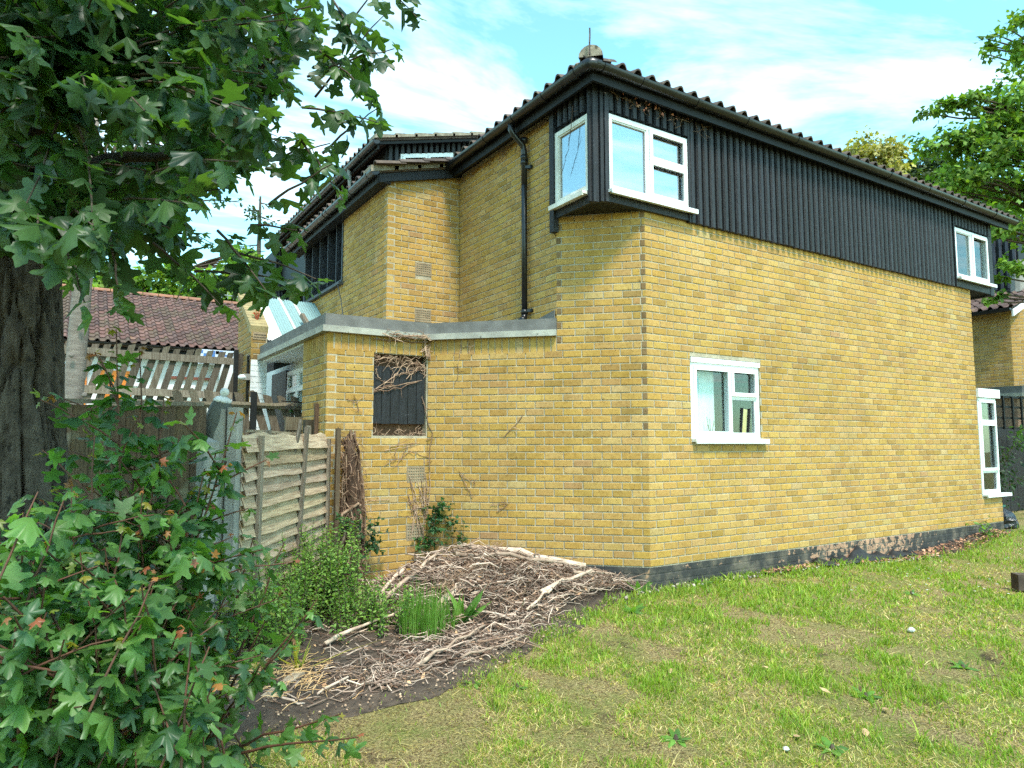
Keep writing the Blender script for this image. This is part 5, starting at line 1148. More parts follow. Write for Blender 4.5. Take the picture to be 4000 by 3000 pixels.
far_tree('sycamore', 'tall bright green leafy tree spreading into the sky beyond the house end', g0(at(4330, 1500, 13.5)),
    [blob(3960, 380, 13, 190, .8), blob(3880, 640, 13, 200, .6), blob(3830, 500, 13, 130, .5), blob(3760, 420, 13, 95, .45), blob(3690, 560, 13, 110, .4), blob(3640, 420, 13, 60, .4), blob(3985, 160, 13, 110), blob(3860, 170, 13.4, 50, .5), blob(3930, 860, 12.5, 150, .5), blob(3960, 1060, 12.5, 95, .5), blob(3720, 720, 13, 110, .4), blob(4200, 600, 13, 260), blob(4250, 250, 13, 240), blob(3860, 1160, 12.5, 45, .4), blob(4150, 950, 13, 160), blob(4000, 700, 13.6, 200)], .115, 12500, BRIGHT*1.15, .2)
far_tree('backing_tree', 'hazy grey-green tree far beyond the neighbouring roof', g0(at(3900, 1000, 40)), [blob(3900, 980, 40, 150), blob(4000, 850, 42, 160), blob(3760, 900, 40, 110)], .3, 5000, DARKG*1.5, .3)
far_tree('bright_tree', 'bright green tree rising behind the pantiled roof', g0(at(880, 1150, 30)), [blob(900, 1110, 30, 110), blob(800, 1170, 30, 110), blob(1000, 1160, 30, 90), blob(650, 1150, 31, 130), blob(480, 1170, 31, 120), blob(250, 1130, 31, 160), blob(950, 1010, 31, 60)], .28, 9000, BRIGHT*1.15, .3)
# conifer
cf = at(1010, 1000, 34); ct = thing('conifer', 'sparse blue-green conifer behind the black clad house', 'tree', g0(cf))
mb = MB(); topz = at(1050, 760, 34)[2]; mb.tube([g0(cf), (cf[0], cf[1], topz)], [.35, .05], 8); mb.build('trunk', BARK, ct)
brs = []
for k in range(46):
    z = RNG.uniform(2, topz-.3); a = RNG.uniform(0, 6.28); l = .5+(topz-z)*.32; brs.append(curve((cf[0], cf[1], z), (cf[0]+math.cos(a)*l, cf[1]+math.sin(a)*l, z-.08*l+RNG.uniform(-.1, .25)), .06, 6))
twig_mesh(ct, brs, .04, .01, TWIG, 'branches'); CON = np.array([(.05, .075, .05), (.065, .095, .06), (.04, .06, .04)]); plant_leaves(ct, 'spray', leafy(brs, 'spray', .26, .10, .15, None, CON, .15), FARLEAF, 0, 'crown')

# ================================================================== brush pile, litter, vines
def stick(p_, d, l, r, bend=.2, n=5):
    d = nrm(d); s_ = nrm(np.cross(d, (0.1, .2, 1))); pts = []; kink = RNG.normal(0, bend*l*.22, (n, 3))
    for k in range(n): t = k/(n-1)-.5; pts.append(p_+d*l*t+kink[k])
    return pts
pile = thing('brush_pile', 'heap of dead grey-brown sticks and roots raked against the brick wall', 'brush pile', (-1.9, .1, -.25))
def heap(x, y):                                              # height of the heap above the soil
    a = np.exp(-(((x+1.75)/.75)**2+((y-.72)/.62)**2))*.40; b = np.exp(-(((x+1.35)/.9)**2+((y-.15)/.45)**2))*.22; c = np.exp(-(((x+.7)/.55)**2+((y-.2)/.3)**2))*.08; return a+b+c
def heap_pts(n):
    r_ = []
    while len(r_) < n:
        x, y = RNG.uniform(-3.9, .1), RNG.uniform(-1.15, 1.6)
        if x+y > -.03 or (x < -2.9 and y > .5) or y > 1.58 or y < edge_y(x)+.06: continue
        dens = .12+2.6*heap(x, y)+.55*math.exp(-((y-edge_y(x)-.35)/.35)**2)*(x > -3.4)
        if RNG.random() < dens: r_.append((x, y))
    return r_
mb = MB(); STC = [(.85, .8, .78), (1.3, 1.24, 1.2), (.55, .48, .44), (.95, .78, .66), (1.7, 1.62, 1.55), (.34, .27, .24), (.42, .32, .27)]
for (x, y) in heap_pts(2600):
    h = heap(x, y); z = ground_z(x, y)+.015+h*RNG.uniform(.45, 1.03)+RNG.uniform(0, .02); a = RNG.normal(-.35, .9); l = RNG.uniform(.10, .42); dz = RNG.normal(0, .14)+(-.35*h if RNG.random() < .5 else .1*h)
    mb.t = random.choice(STC); r0 = RNG.choice([.0024, .0034, .005, .008], p=[.36, .36, .2, .08]); q = stick(np.array((x, y, z)), (math.cos(a), math.sin(a), dz), l, r0, .35)
    q = [p_ if p_[0]+p_[1] < -.02 else p_-np.array((.05, .05, 0)) for p_ in q]
    mb.tube(q, [r0, r0, r0*.9, r0*.8, r0*.4], 4, False)
o = mb.build('twigs', STICK, pile, True); o['kind'] = 'stuff'
for (x0, y0, x1, y1, r, lift_) in ((-2.35, -.05, -1.28, .72, .034, .33), (-1.6, .75, -.72, .12, .04, .2), (-1.9, .5, -1.1, .1, .026, .3), (-2.7, .35, -1.9, .75, .02, .25), (-1.45, -.2, -.7, .05, .022, .12), (-2.95, -.92, -2.15, -.45, .014, .04), (-2.6, -.9, -2.0, -.75, .010, .03), (-.95, .0, -.35, .12, .016, .05), (-3.3, -.2, -2.5, .1, .016, .06), (-1.2, 1.05, -1.75, .62, .03, .36), (-1.05, .55, -1.6, .9, .024, .38), (-2.2, .95, -2.7, .45, .02, .15), (-1.7, -.35, -1.15, -.1, .012, .1)):
    a = np.array((x0, y0, ground_z(x0, y0)+.03+heap(x0, y0)*.95+.01)); b = np.array((x1, y1, ground_z(x1, y1)+.03+heap(x1, y1)+.02)); pts = curve(a, b, .02, 8, .05); mb = MB(); mb.t = random.choice(((1.1, 1, .9), (.8, .72, .65), (1.5, 1.4, 1.3))); mb.tube(pts, [r*RNG.uniform(.8, 1.15)*(1-.4*k/7) for k in range(8)], 8); mb.build('branch', STICK, pile, True)
mb = MB()
for (x, y) in heap_pts(700):                                  # loose bark chips and dead leaves
    z = ground_z(x, y)+.025+heap(x, y)*RNG.uniform(.5, .95); mb.t = random.choice([(.9, .7, .55), (1.3, 1.0, .7), (.5, .36, .28), (1.6, 1.2, .8)]); s_ = RNG.uniform(.008, .028); a = RNG.uniform(0, 6.28); u = np.array((math.cos(a), math.sin(a), RNG.normal(0, .4)))*s_; v_ = np.array((-math.sin(a), math.cos(a), RNG.normal(0, .4)))*s_*.5; c = np.array((x, y, z)); mb.add([c-u, c-v_, c+u, c+v_+np.array((0, 0, .004))], [(0, 1, 2, 3)])
o = mb.build('bark_litter', STICK, pile); o['kind'] = 'stuff'
mb = MB()
def shag(p0_, p1_, r, n):                                     # matted root fibres round a fallen stem
    for k in range(n):
        t = RNG.random(); c = p0_+(p1_-p0_)*t; d = RNG.normal(0, 1, 3); d /= np.linalg.norm(d); c = c+d*r*RNG.uniform(.6, 1.2); e = c+(p1_-p0_)*RNG.normal(0, .03)+RNG.normal(0, .022, 3); mb.t = random.choice(((.9, .75, .6), (1.2, 1., .8), (.6, .45, .36))); mb.tube([c, (c+e)/2+RNG.normal(0, .006, 3), e], .0013, 3, False)
shag(np.array((-2.3, -.02, .03)), np.array((-1.28, .72, .25)), .05, 420); shag(np.array((-1.6, .75, .2)), np.array((-.75, .15, -.08)), .065, 520); shag(np.array((-1.3, .45, .12)), np.array((-1.0, .0, -.02)), .06, 260)
o = mb.build('root_fibres', STICK, pile); o['kind'] = 'stuff'
# leaf litter and stones along the foot of the wall
mb = MB()
for k in range(1500):
    x = RNG.uniform(1.6, 7.1); y = RNG.uniform(edge_y(x)-.06, -.03); z = ground_z(x, y)+.03+RNG.uniform(0, .012); mb.t = random.choice([(1.1, .7, .5), (.8, .48, .35), (1.5, 1.1, .8), (.45, .3, .25)]); s_ = RNG.uniform(.012, .032); a = RNG.uniform(0, 6.28); u = np.array((math.cos(a), math.sin(a), RNG.normal(0, .35)))*s_; v_ = np.array((-math.sin(a), math.cos(a), RNG.normal(0, .35)))*s_*.5; c = np.array((x, y, z)); mb.add([c-u, c-v_, c+u, c+v_], [(0, 1, 2, 3)])
o = mb.build('leaf_litter', STICK, None, loc=(4, -.1, -.2)); tag(o, 'brown dead leaves and chips lying along the foot of the long wall', 'leaf litter', None, 'stuff')
mb = MB(); PEB = M('pale_pebbles', (.42, .37, .32), (.25, .22, .2), 30, .8, .2, 60, tinted=True)
for k in range(330):
    x = RNG.uniform(2.2, 4.9) if k % 3 else RNG.uniform(-.6, 2.2); y = RNG.uniform(edge_y(x)-.07, edge_y(x)+.08); z = ground_z(x, y)+.015; r = RNG.uniform(.006, .02); g = RNG.uniform(.5, 1.9); mb.t = (g, g*RNG.uniform(.9, 1.), g*RNG.uniform(.8, 1.))
    mb.lathe([(r*.7, 0), (r, r*.4), (r*.75, r*.9), (r*.2, r*1.1)], (x, y, z), (RNG.normal(0, .3), RNG.normal(0, .3), 1), 6)
o = mb.build('gravel', PEB, None, True, loc=(3, -.2, -.25)); tag(o, 'scattered pale pebbles at the edge of the grass by the long wall', 'gravel', None, 'stuff')
# torn membrane against the plinth
mb = MB(); vv = []
for k in range(25):
    x = 2.55+k*.085; hh = .05+.10*math.exp(-((x-3.5)/.22)**2)+.03*math.sin(k*1.3)+.02*math.sin(k*2.9)
    g = ground_z(x, -.1)+.02; vv += [(x, -.022-.01*math.sin(k), g+hh), (x, -.06-.02*math.sin(k*1.7), g+hh*.75), (x+.02, -.12-.03*math.sin(k*.9), g+.03), (x, -.17-.04*math.sin(k*1.1), g+.012)]
mb.add(vv, [(4*k+j, 4*k+4+j, 4*k+5+j, 4*k+1+j) for k in range(24) for j in range(3)]); o = mb.build('membrane_sheet', M('black_membrane', (.014, .014, .015), (.03, .03, .03), 8, .6, .5, 30), None, True)
sl = o.modifiers.new('thick', 'SOLIDIFY'); sl.thickness = .004; tag(o, 'torn black plastic membrane bunched along the foot of the plinth', 'plastic sheet')
# boards lying in the soil
for (a, b, a2, b2, w_, lab) in ((700, 2680, 860, 2590, .10, 'weathered grey board lying nearest the maple stems in the soil'), (1040, 2740, 1170, 2640, .075, 'split pale board lying among straw on the bare soil'), (870, 2750, 1010, 2640, .085, 'brown board lying between the grey board and the pale split board'), (1180, 2330, 1330, 2240, .12, 'broad pale plank leaning up at the back of the brush heap')):
    p_, q = on(a, b, (0, 0, 1), -.26), on(a2, b2, (0, 0, 1), -.24); zz_ = .02
    if 'leaning' in lab: q = q+np.array((0, 0, .14))
    mb = MB(); g = random.uniform(.9, 1.4); mb.t = (g, g, g); mb.beam(p_+np.array((0, 0, zz_)), q+np.array((0, 0, zz_)), w_, .018, (0, .05, 1)); tag(mb.build('loose_board', LAPWOOD), lab, 'board', 'loose boards on the soil')
# straw
mb = MB()
for k in range(420):
    p_ = on(RNG.normal(1050, 130), RNG.normal(2640, 45), (0, 0, 1), -.25); a = RNG.normal(.5, .6); l = RNG.uniform(.05, .2); mb.t = random.choice(((1.9, 1.5, .8), (1.6, 1.15, .6), (2.2, 1.8, 1.1))); mb.tube(stick(p_+np.array((0, 0, RNG.uniform(.01, .05))), (math.cos(a), math.sin(a), RNG.normal(0, .1)), l, .002, .2, 4), .0018, 3, False)
o = mb.build('straw', STICK, None); tag(o, 'yellow straw strewn over the boards on the soil', 'straw', None, 'stuff')

# --- dead vines on the walls
def vine(parent, W, s0, z0, s1, z1, r=.004, n=10, off=.006, wob=.03, m=None, name='stem', br=3):
    P0, u, n2 = W; tw = []
    t = np.linspace(0, 1, n); ss = s0+(s1-s0)*t+np.r_[0, np.cumsum(RNG.normal(0, wob*.35, n-1))]*np.sin(np.pi*t)*.9; zz_ = z0+(z1-z0)*t+RNG.normal(0, wob*.3, n)*np.sin(np.pi*t)
    pts = np.stack([P0[0]+u[0]*ss+n2[0]*off, P0[1]+u[1]*ss+n2[1]*off, zz_], -1); dd = np.abs(RNG.normal(0, .006, n)); pts[:, 0] += n2[0]*dd; pts[:, 1] += n2[1]*dd; tw.append((pts, r))
    for q in range(br):
        i = RNG.integers(1, n-1); e = pts[i]+np.array((u[0], u[1], 0))*RNG.normal(0, .06)+np.array((0, 0, RNG.normal(0, .05)))+np.array((n2[0], n2[1], 0))*.004; tw.append((np.array([pts[i], (pts[i]+e)/2+RNG.normal(0, .008, 3), e]), r*.6))
    return tw
def vine_thing(name, label, specs, W, m=STICK, tintc=((1.2, 1.05, .9), (.9, .75, .62), (.6, .48, .4)), loc=None, cat='vine'):
    tw = [q for sp_ in specs for q in vine(None, W, *sp_)]; mb = MB()
    for p_, r in tw: mb.t = random.choice(tintc); mb.tube(list(p_), [r]*(len(p_)-1)+[r*.5], 4, False)
    return tag(mb.build(name, m, None, True), label, cat)
sC = lambda px, py: (ony(px, py, YC)[0]-XC, ony(px, py, YC)[2])
sD = lambda px, py: (lambda h: ((h[0]+LD*math.sqrt(.5))*math.sqrt(2), h[2]))(on(px, py, (1, 1, 0), 0))
def sp(f, a, b, c, d, *k): return (*f(a, b), *f(c, d), *k)
spec = [sp(sC, 1455, 1325, 1690, 1340, .006, 12, .02, .03, None, 'x', 8), sp(sC, 1480, 1310, 1700, 1330, .005, 12, .02, .05, None, 'x', 8)]
for k in range(34): a, b = RNG.uniform(1465, 1665), RNG.uniform(1385, 1450); spec.append(sp(sC, a, b, a+RNG.normal(0, 70), b+RNG.normal(10, 40), .0035, 7, -.02, .06, None, 'x', 2))
for (a, b, c, d) in ((1458, 1532, 1640, 1490), (1456, 1528, 1650, 1485), (1460, 1520, 1560, 1505), (1540, 1470, 1668, 1440), (1500, 1500, 1560, 1450), (1590, 1480, 1640, 1430), (1470, 1440, 1490, 1480)): spec.append(sp(sC, a, b, c, d, .0045, 8, -.02, .03, None, 'x', 2))
for k in range(16): a, b = RNG.uniform(1462, 1660), 1700; spec.append(sp(sC, a, 1660+RNG.uniform(0, 40), a+RNG.normal(0, 40), b+RNG.uniform(-10, 14), .003, 6, -.03, .06, None, 'x', 2))
vine_thing('dead_creeper', 'tangle of bare dead creeper stems over the boarded window', spec, WC)
spec = [sp(sC, 1520, 1745, 1640, 1730, .0035, 8, .006, .02, None, 'x', 3), sp(sC, 1500, 1760, 1620, 1740, .003, 8, .006, .03, None, 'x', 3), sp(sC, 1560, 1720, 1530, 1810, .003, 8), sp(sC, 1590, 1740, 1550, 1830, .0035, 8), sp(sC, 1600, 1765, 1680, 1790, .003, 7), sp(sC, 1500, 1820, 1600, 1760, .003, 8)]
vine_thing('dead_creeper', 'fan of thin dead stems on the bricks under the boarded window', spec, WC)
spec = []
for k in range(15): a = RNG.uniform(1590, 1665); spec.append(sp(sC, a, RNG.uniform(1840, 1960), a+RNG.normal(5, 25), RNG.uniform(1980, 2150), .004, 10, .006, .05, None, 'x', 5))
vine_thing('dead_creeper', 'dead stems climbing over the air bricks in the inner corner', spec, WC)
vine_thing('dead_creeper', 'single long dead stem dropping down the corner beside the boarded window', [sp(sD, 1645, 1540, 1690, 1690, .005, 9), sp(sD, 1690, 1690, 1680, 1840, .005, 9), sp(sD, 1680, 1840, 1672, 1990, .004, 9)], WD)
vine_thing('dead_creeper', 'short dead twig hanging below the parapet of the angled wall', [sp(sD, 1805, 1330, 1790, 1420, .003, 8), sp(sD, 1790, 1420, 1778, 1500, .003, 8), sp(sD, 1815, 1360, 1850, 1350, .003, 5)], WD)
vine_thing('dead_creeper', 'slanting dead twig stuck across the middle of the angled wall', [sp(sD, 1970, 1707, 2044, 1618, .004, 8, .006, .015, None, 'x', 3)], WD)
vine_thing('dead_creeper', 'branched dead tendrils low on the angled wall', [sp(sD, 1795, 1850, 1850, 1945, .0035, 8), sp(sD, 1800, 1845, 1860, 1890, .003, 7), sp(sD, 1850, 1900, 1862, 1870, .003, 5), sp(sD, 1915, 1975, 1990, 1960, .003, 7, .006, .03, None, 'x', 6), sp(sD, 1940, 2000, 1990, 1965, .003, 7)], WD)
vine_thing('dead_creeper', 'forked dead twig on the bricks beside the boarded window', [sp(sC, 1355, 1560, 1395, 1580, .004, 7), sp(sC, 1380, 1545, 1395, 1615, .004, 7), sp(sC, 1520, 1950, 1400, 1960, .003, 8), sp(sC, 1370, 1925, 1415, 1900, .005, 6)], WC)
spec = [(u_, 4.70+RNG.normal(0, .02), u_+RNG.normal(0, .2), 4.68+RNG.normal(-.03, .05), .0035, 7, .03, .05, None, 'x', 4) for u_ in np.linspace(.05, 2.1, 24)]
vine_thing('dead_creeper', 'dry tendrils clinging under the gutter of the set-back wall', spec, WL, tintc=((.5, .42, .36), (.35, .28, .24)))
spec = [(u_, 4.70+RNG.normal(0, .02), u_+RNG.normal(0, .12), 4.62+RNG.normal(-.02, .04), .003, 7, .045, .04, None, 'x', 3) for u_ in np.linspace(-.5, .9, 16)]
v_ = vine_thing('dead_creeper', 'dry creeper with a few brown leaves under the eaves above the bay window', spec, W0, tintc=((.5, .42, .36), (.35, .28, .24)))
mb = MB()
for k in range(26): x = RNG.normal(.0, .28); z = 4.66+RNG.normal(0, .035); s_ = RNG.uniform(.012, .028); mb.t = (RNG.uniform(.8, 1.4), .6, .5); a = RNG.uniform(0, 6.28); mb.add([(x-s_*math.cos(a), -.085, z-s_*math.sin(a)), (x+s_*math.sin(a), -.09-RNG.uniform(0, .02), z-s_*math.cos(a)), (x+s_*math.cos(a), -.085, z+s_*math.sin(a))], [(0, 1, 2)])
mb.build('dead_leaf_bunch', STICK, v_)
vine_thing('dead_creeper', 'thin twig dangling across the side pane of the bay window', [(.46, 4.62, .38, 4.2, .004, 8, .05, .02, None, 'x', 4), (.38, 4.2, .25, 3.98, .003, 7, .05, .02, None, 'x', 3)], WBL, tintc=((.25, .2, .18),))
spec = [(u_, 2.345+RNG.normal(0, .01), u_+RNG.uniform(.15, .3), 2.33+RNG.normal(0, .03), .005, 8, .075, .03, None, 'x', 5) for u_ in np.linspace(.55, 1.0, 7)]+[(1.05, 2.3, 1.07+RNG.normal(0, .02), 2.12, .006, 7, .03, .03, None, 'x', 6) for k in range(5)]
vine_thing('dead_creeper', 'knot of dead roots under the parapet corner above the boarded window', spec, WC)
# --- stump of dead ivy at the corner of the extension
iv = thing('ivy_stump', 'dead ivy stump of matted brown stems at the corner of the extension', 'stump', (-2.72, 1.5, -.2))
cpt = lambda h: np.array((-2.57+.06*math.sin(h*2), 1.50, -.2+h)); mb = MB()
for k in range(85):
    a0 = RNG.uniform(0, 6.28); r_ = RNG.uniform(.03, .13); h0 = RNG.uniform(-.02, .9); h1 = h0+RNG.uniform(.4, .9); h1 = min(h1, 1.52+RNG.uniform(-.08, .04)); pts = []
    for q in range(9):
        t = q/8; h = h0+(h1-h0)*t; rr_ = r_*(1.15-.35*h/1.5); pts.append(cpt(h)+np.array((math.cos(a0+t*RNG.normal(.3, .5))*rr_*1.1, math.sin(a0+t)*rr_*.6, 0)))
    mb.t = random.choice(((.5, .38, .3), (.3, .22, .17), (.85, .7, .58), (.22, .16, .13))); mb.tube(pts, RNG.uniform(.004, .015), 5, False)
mb.build('stems', STICK, iv, True); mb = MB()
for k in range(700):
    h = RNG.uniform(-.05, 1.5); a = RNG.uniform(0, 6.28); rr_ = .14*(1.2-.3*h/1.5); c = cpt(h)+np.array((math.cos(a)*rr_, math.sin(a)*rr_*.6-.01, 0)); e = c+RNG.normal(0, .04, 3)+np.array((0, 0, -.02)); mb.t = random.choice(((.7, .55, .42), (1.2, 1., .85), (.4, .3, .24))); mb.tube([c, (c+e)/2+RNG.normal(0, .01, 3), e], .0018, 3, False)
mb.build('root_hairs', STICK, iv)['kind'] = 'stuff'
mb = MB(); mb.t = (.16, .115, .09); mb.tube([cpt(-.1), cpt(.5), cpt(1.0), cpt(1.45)], [.10, .08, .06, .045], 10); mb.build('core', STICK, iv, True)
mb = MB(); mb.t = (.6, .5, .4); mb.beam((-2.70, 1.42, -.3), (-2.685, 1.45, 1.36), .04, .05, (0, 1, 0)); tag(mb.build('fence_post', OLDWOOD), 'thin brown timber post between the lapped panel and the ivy stump', 'post')
IVYG = np.array([(.028, .075, .03), (.04, .10, .04), (.055, .13, .05)])
def bunch(name, label, pts, kind, size, n, rad, greens, cat='plant', m=SMALLLEAF, face=None, stemm=TWIG):
    t_ = thing(name, label, cat, (pts[0][0], pts[0][1], pts[0][2])); tw = []
    for k in range(n):
        p_ = np.array(pts[RNG.integers(0, len(pts))]); tw.append(curve(p_+RNG.normal(0, rad*.25, 3), p_+RNG.normal(0, rad, 3)*np.array((1, 1, .8))+np.array((0, 0, rad*.6)), .05, 4))
    if face is not None:
        f = nrm(face); tw = [q+f*np.maximum(0, .03-((q-np.array(pts[0]))@f))[:, None] for q in tw]
    twig_mesh(t_, tw, .003, .0015, stemm, 'stems', 4); plant_leaves(t_, kind, leafy(tw, kind, size, size*.75, .1, None, greens, .3, 1., .3), m, 0, 'foliage'); return t_
bunch('ivy_plant', 'green ivy growing on the foot of the dead stump', [(-2.50, 1.40, .42), (-2.40, 1.40, .36), (-2.62, 1.38, .45), (-2.33, 1.42, .3), (-2.3, 1.45, .2)], 'ivy', .055, 26, .09, IVYG, 'ivy')
h_ = on(1700, 2080, (1, 1, 0), -.06); bunch('leafy_weed', 'bushy green climber in the inner corner of the yellow walls', [h_+np.array((.0, 0, .05)), h_+np.array((.02, -.02, .22)), h_+np.array((.12, -.12, .1)), h_+np.array((.2, -.2, -.05)), h_+np.array((-.03, .03, -.1)), h_+np.array((-.02, .0, .15))], 'ivy', .062, 40, .09, np.array([(.035, .10, .04), (.05, .13, .055), (.07, .16, .06)]), 'plant', SMALLLEAF, (-1, -1, 0))
h_ = on(1630, 2140, (0, 1, 0), YC-.06); bunch('leafy_weed', 'small green seedling below the lowest air brick', [h_, h_+np.array((.06, -.03, .03))], 'ivy', .05, 8, .06, np.array([(.06, .15, .04), (.08, .18, .05)]))
mb = MB(); q0 = ony(1395, 2170, YC-.05); mb.t = (.7, .55, .4); mb.beam(q0, q0+np.array((.05, 0, .25)), .09, .02, (0, 1, 0)); tag(mb.build('bark_slab', STICK), 'brown slab of dead bark propped against the yellow wall', 'bark')
# --- privet and weeds in front of the panel
PRIV = np.array([(.20, .34, .06), (.15, .27, .05), (.27, .41, .10), (.10, .19, .045)])
def privet(name, label, boxes, n, h0, h1, greens=PRIV, kind='oval', size=.026, step=.016, cat='shrub'):
    tw = []
    for k in range(n):
        a, b = boxes[RNG.integers(0, len(boxes))]; x, y = a+RNG.normal(0, b), 0
        p_ = np.array(boxes[RNG.integers(0, len(boxes))][0]+(0,), float) if False else None
        c, sd_ = boxes[RNG.integers(0, len(boxes))]; p_ = np.array((c[0]+RNG.normal(0, sd_), c[1]+RNG.normal(0, sd_), 0)); p_[2] = ground_z(p_[0], p_[1])
        tw.append(curve(p_, p_+np.array((RNG.normal(0, .09), RNG.normal(0, .09), RNG.uniform(h0, h1))), 0, 6, .06))
    return tw
def privet_thing(name, label, centres, n, h0, h1, greens=PRIV, kind='oval', size=.034, step=.017, cat='shrub', start=.15, droop=.0):
    tw = []
    for k in range(n):
        c = centres[RNG.integers(0, len(centres))]; p_ = np.array((c[0]+RNG.normal(0, c[2]), c[1]+RNG.normal(0, c[2]), 0)); p_[2] = float(ground_z(p_[0], p_[1])); tw.append(curve(p_, p_+np.array((RNG.normal(0, .09), RNG.normal(0, .09), RNG.uniform(h0, h1)*(c[3] if len(c) > 3 else 1))), 0, 6, .06))
    t_ = thing(name, label, cat, (centres[0][0], centres[0][1], -.25)); twig_mesh(t_, tw, .004, .0015, TWIG, 'stems', 4); plant_leaves(t_, kind, leafy(tw, kind, size, step, start, None, greens, droop, 1., .15), SMALLLEAF, 0); return t_
c_ = on(1230, 2450, (0, 0, 1), -.25); privet_thing('privet_bush', 'pale green privet bush in front of the lapped fence panel', [(c_[0], c_[1], .14, 1.0), (c_[0]+.1, c_[1]+.12, .12, 1.15)], 110, .3, .74)
c_ = on(1060, 2560, (0, 0, 1), -.25); privet_thing('privet_bush', 'low privet bush between the concrete posts and the loose boards', [(c_[0], c_[1], .16), (c_[0]-.2, c_[1]+.15, .15)], 100, .2, .6)
c_ = on(1400, 2480, (0, 0, 1), -.25); privet_thing('privet_bush', 'sprawling privet sprigs at the front of the brush heap', [(c_[0], c_[1], .16), (c_[0]+.15, c_[1]-.1, .12)], 60, .14, .42)
c_ = on(1500, 2350, (0, 0, 1), -.2); privet_thing('seedling_patch', 'fresh light green weeds sprouting among the sticks', [(c_[0], c_[1], .1), (c_[0]+.25, c_[1]-.25, .1), (c_[0]-.2, c_[1]+.3, .1)], 26, .1, .28, np.array([(.14, .27, .05), (.11, .22, .045)]), 'ivy', .045, .04, 'plant', .4, .2)
def blades(name, label, c, n, rad, h0, h1, wd, cols, lean=.25, cat='grass', kind=None):
    mb = MB()
    for k in range(n):
        a, r_ = RNG.uniform(0, 6.28), rad*math.sqrt(RNG.random()); p_ = np.array((c[0]+math.cos(a)*r_, c[1]+math.sin(a)*r_, 0)); p_[2] = ground_z(p_[0], p_[1])+.0; h = RNG.uniform(h0, h1); b = RNG.uniform(0, 6.28); ln_ = abs(RNG.normal(0, lean)); tip = p_+np.array((math.cos(b)*ln_*h, math.sin(b)*ln_*h, h*(1-.2*ln_))); md = p_+(tip-p_)*.5+np.array((0, 0, h*.08)); f = RNG.uniform(0, 6.28); s_ = np.array((math.cos(f), math.sin(f), 0))*wd*RNG.uniform(.6, 1.2); mb.t = random.choice(cols)
        mb.add([p_-s_, p_+s_, md+s_*.9, tip, md-s_*.9], [(0, 1, 2, 4), (4, 2, 3)])
    return tag(mb.build(name, SMALLLEAF, None), label, cat, None, kind)
FRESH = [(.13, .26, .04), (.10, .21, .035), (.17, .30, .06)]
c_ = on(1650, 2500, (0, 0, 1), -.25); blades('grass_tuft', 'tall fresh green grass tuft growing through the front of the heap', c_, 190, .17, .2, .46, .004, FRESH, .2)
c_ = on(1730, 2480, (0, 0, 1), -.25); blades('grass_tuft', 'shorter green grass tuft beside the broad dock leaf', c_, 90, .12, .15, .34, .004, FRESH, .25)
c_ = on(1160, 2620, (0, 0, 1), -.25); blades('day_lily', 'yellowing strap-leaved plant at the edge of the bare soil', c_, 16, .05, .14, .24, .007, [(.45, .38, .05), (.5, .42, .1), (.3, .33, .06)], .9, 'plant')
def dock(label, c, n, ln_, cols=((.13, .27, .045), (.17, .33, .06), (.10, .21, .05)), up=.7, name='dock_weed'):
    P_, A, Nn, S, C = [], [], [], [], []; c = np.array((c[0], c[1], float(ground_z(c[0], c[1]))))
    for k in range(n):
        a = k*2.4+RNG.uniform(-.4, .4); e = RNG.uniform(up*.5, up*1.3); A.append((math.cos(a)*math.cos(e), math.sin(a)*math.cos(e), math.sin(e))); Nn.append((-math.cos(a)*.6, -math.sin(a)*.6, 1)); P_.append(c+np.array((math.cos(a), math.sin(a), 0))*.01+np.array((0, 0, .005))); S.append(ln_*RNG.uniform(.6, 1.1)); C.append(np.array(cols[k % len(cols)])*RNG.uniform(.85, 1.15))
    t_ = thing(name, label, 'weed', c); V_, T_, Cc = leaves_arrays('dock', np.array(P_), frames(np.array(A), np.array(Nn)), np.array(S), np.array(C)); mesh_np('rosette', V_, T_, SMALLLEAF, t_, Cc, True); mb = MB(); mb.lathe([(.012, -.02), (.014, .01), (.006, .03)], c, n=6); mb.build('crown_base', TWIG, t_); return t_
c_ = on(1810, 2460, (0, 0, 1), -.25); dock('tall broad dock leaves standing at the foot of the heap', c_, 7, .30, up=1.25)
for (a, b, n_l, l, lab, up) in ((2500, 2350, 7, .17, 'dock with upright dark leaves at the corner of the plinth', 1.1), (2470, 2420, 8, .13, 'leafy dock just in front of the plinth corner', .8), (2740, 2315, 10, .12, 'dandelion clump against the plinth below the ground floor window', .6), (2900, 2280, 12, .12, 'broad dandelion clump further along the plinth', .6), (3010, 2275, 9, .10, 'small leafy clump at the end of the plinth weeds', .6), (2640, 2790+80, 10, .10, 'grey-green rosette in the lawn nearest the bottom edge', .35), (3380, 2700, 9, .11, 'plantain rosette in the greener patch of lawn', .4), (3760, 2590, 10, .11, 'bluish plantain rosette near the edge of the lawn', .4), (1850, 2690, 8, .07, 'small dandelion in the bare patch by the soil edge', .4), (3560, 2330, 9, .10, 'low weed clump midway along the lawn', .5), (2020, 2700, 7, .06, 'tiny weed beside the small dandelion', .4), (3250, 2890, 9, .10, 'broad leaved rosette at the bottom of the lawn', .4)):
    dock(lab, on(a, b, (0, 0, 1), float(-.3)), n_l, l, up=up)
bunch('leafy_weed', 'pale green weed sprouting at the far end of the plinth', [on(3850, 2080, (0, 1, 0), -.15), on(3830, 2050, (0, 1, 0), -.15), on(3870, 2060, (0, 1, 0), -.12)], 'oval', .09, 10, .1, np.array([(.16, .28, .06), (.12, .22, .05)]))
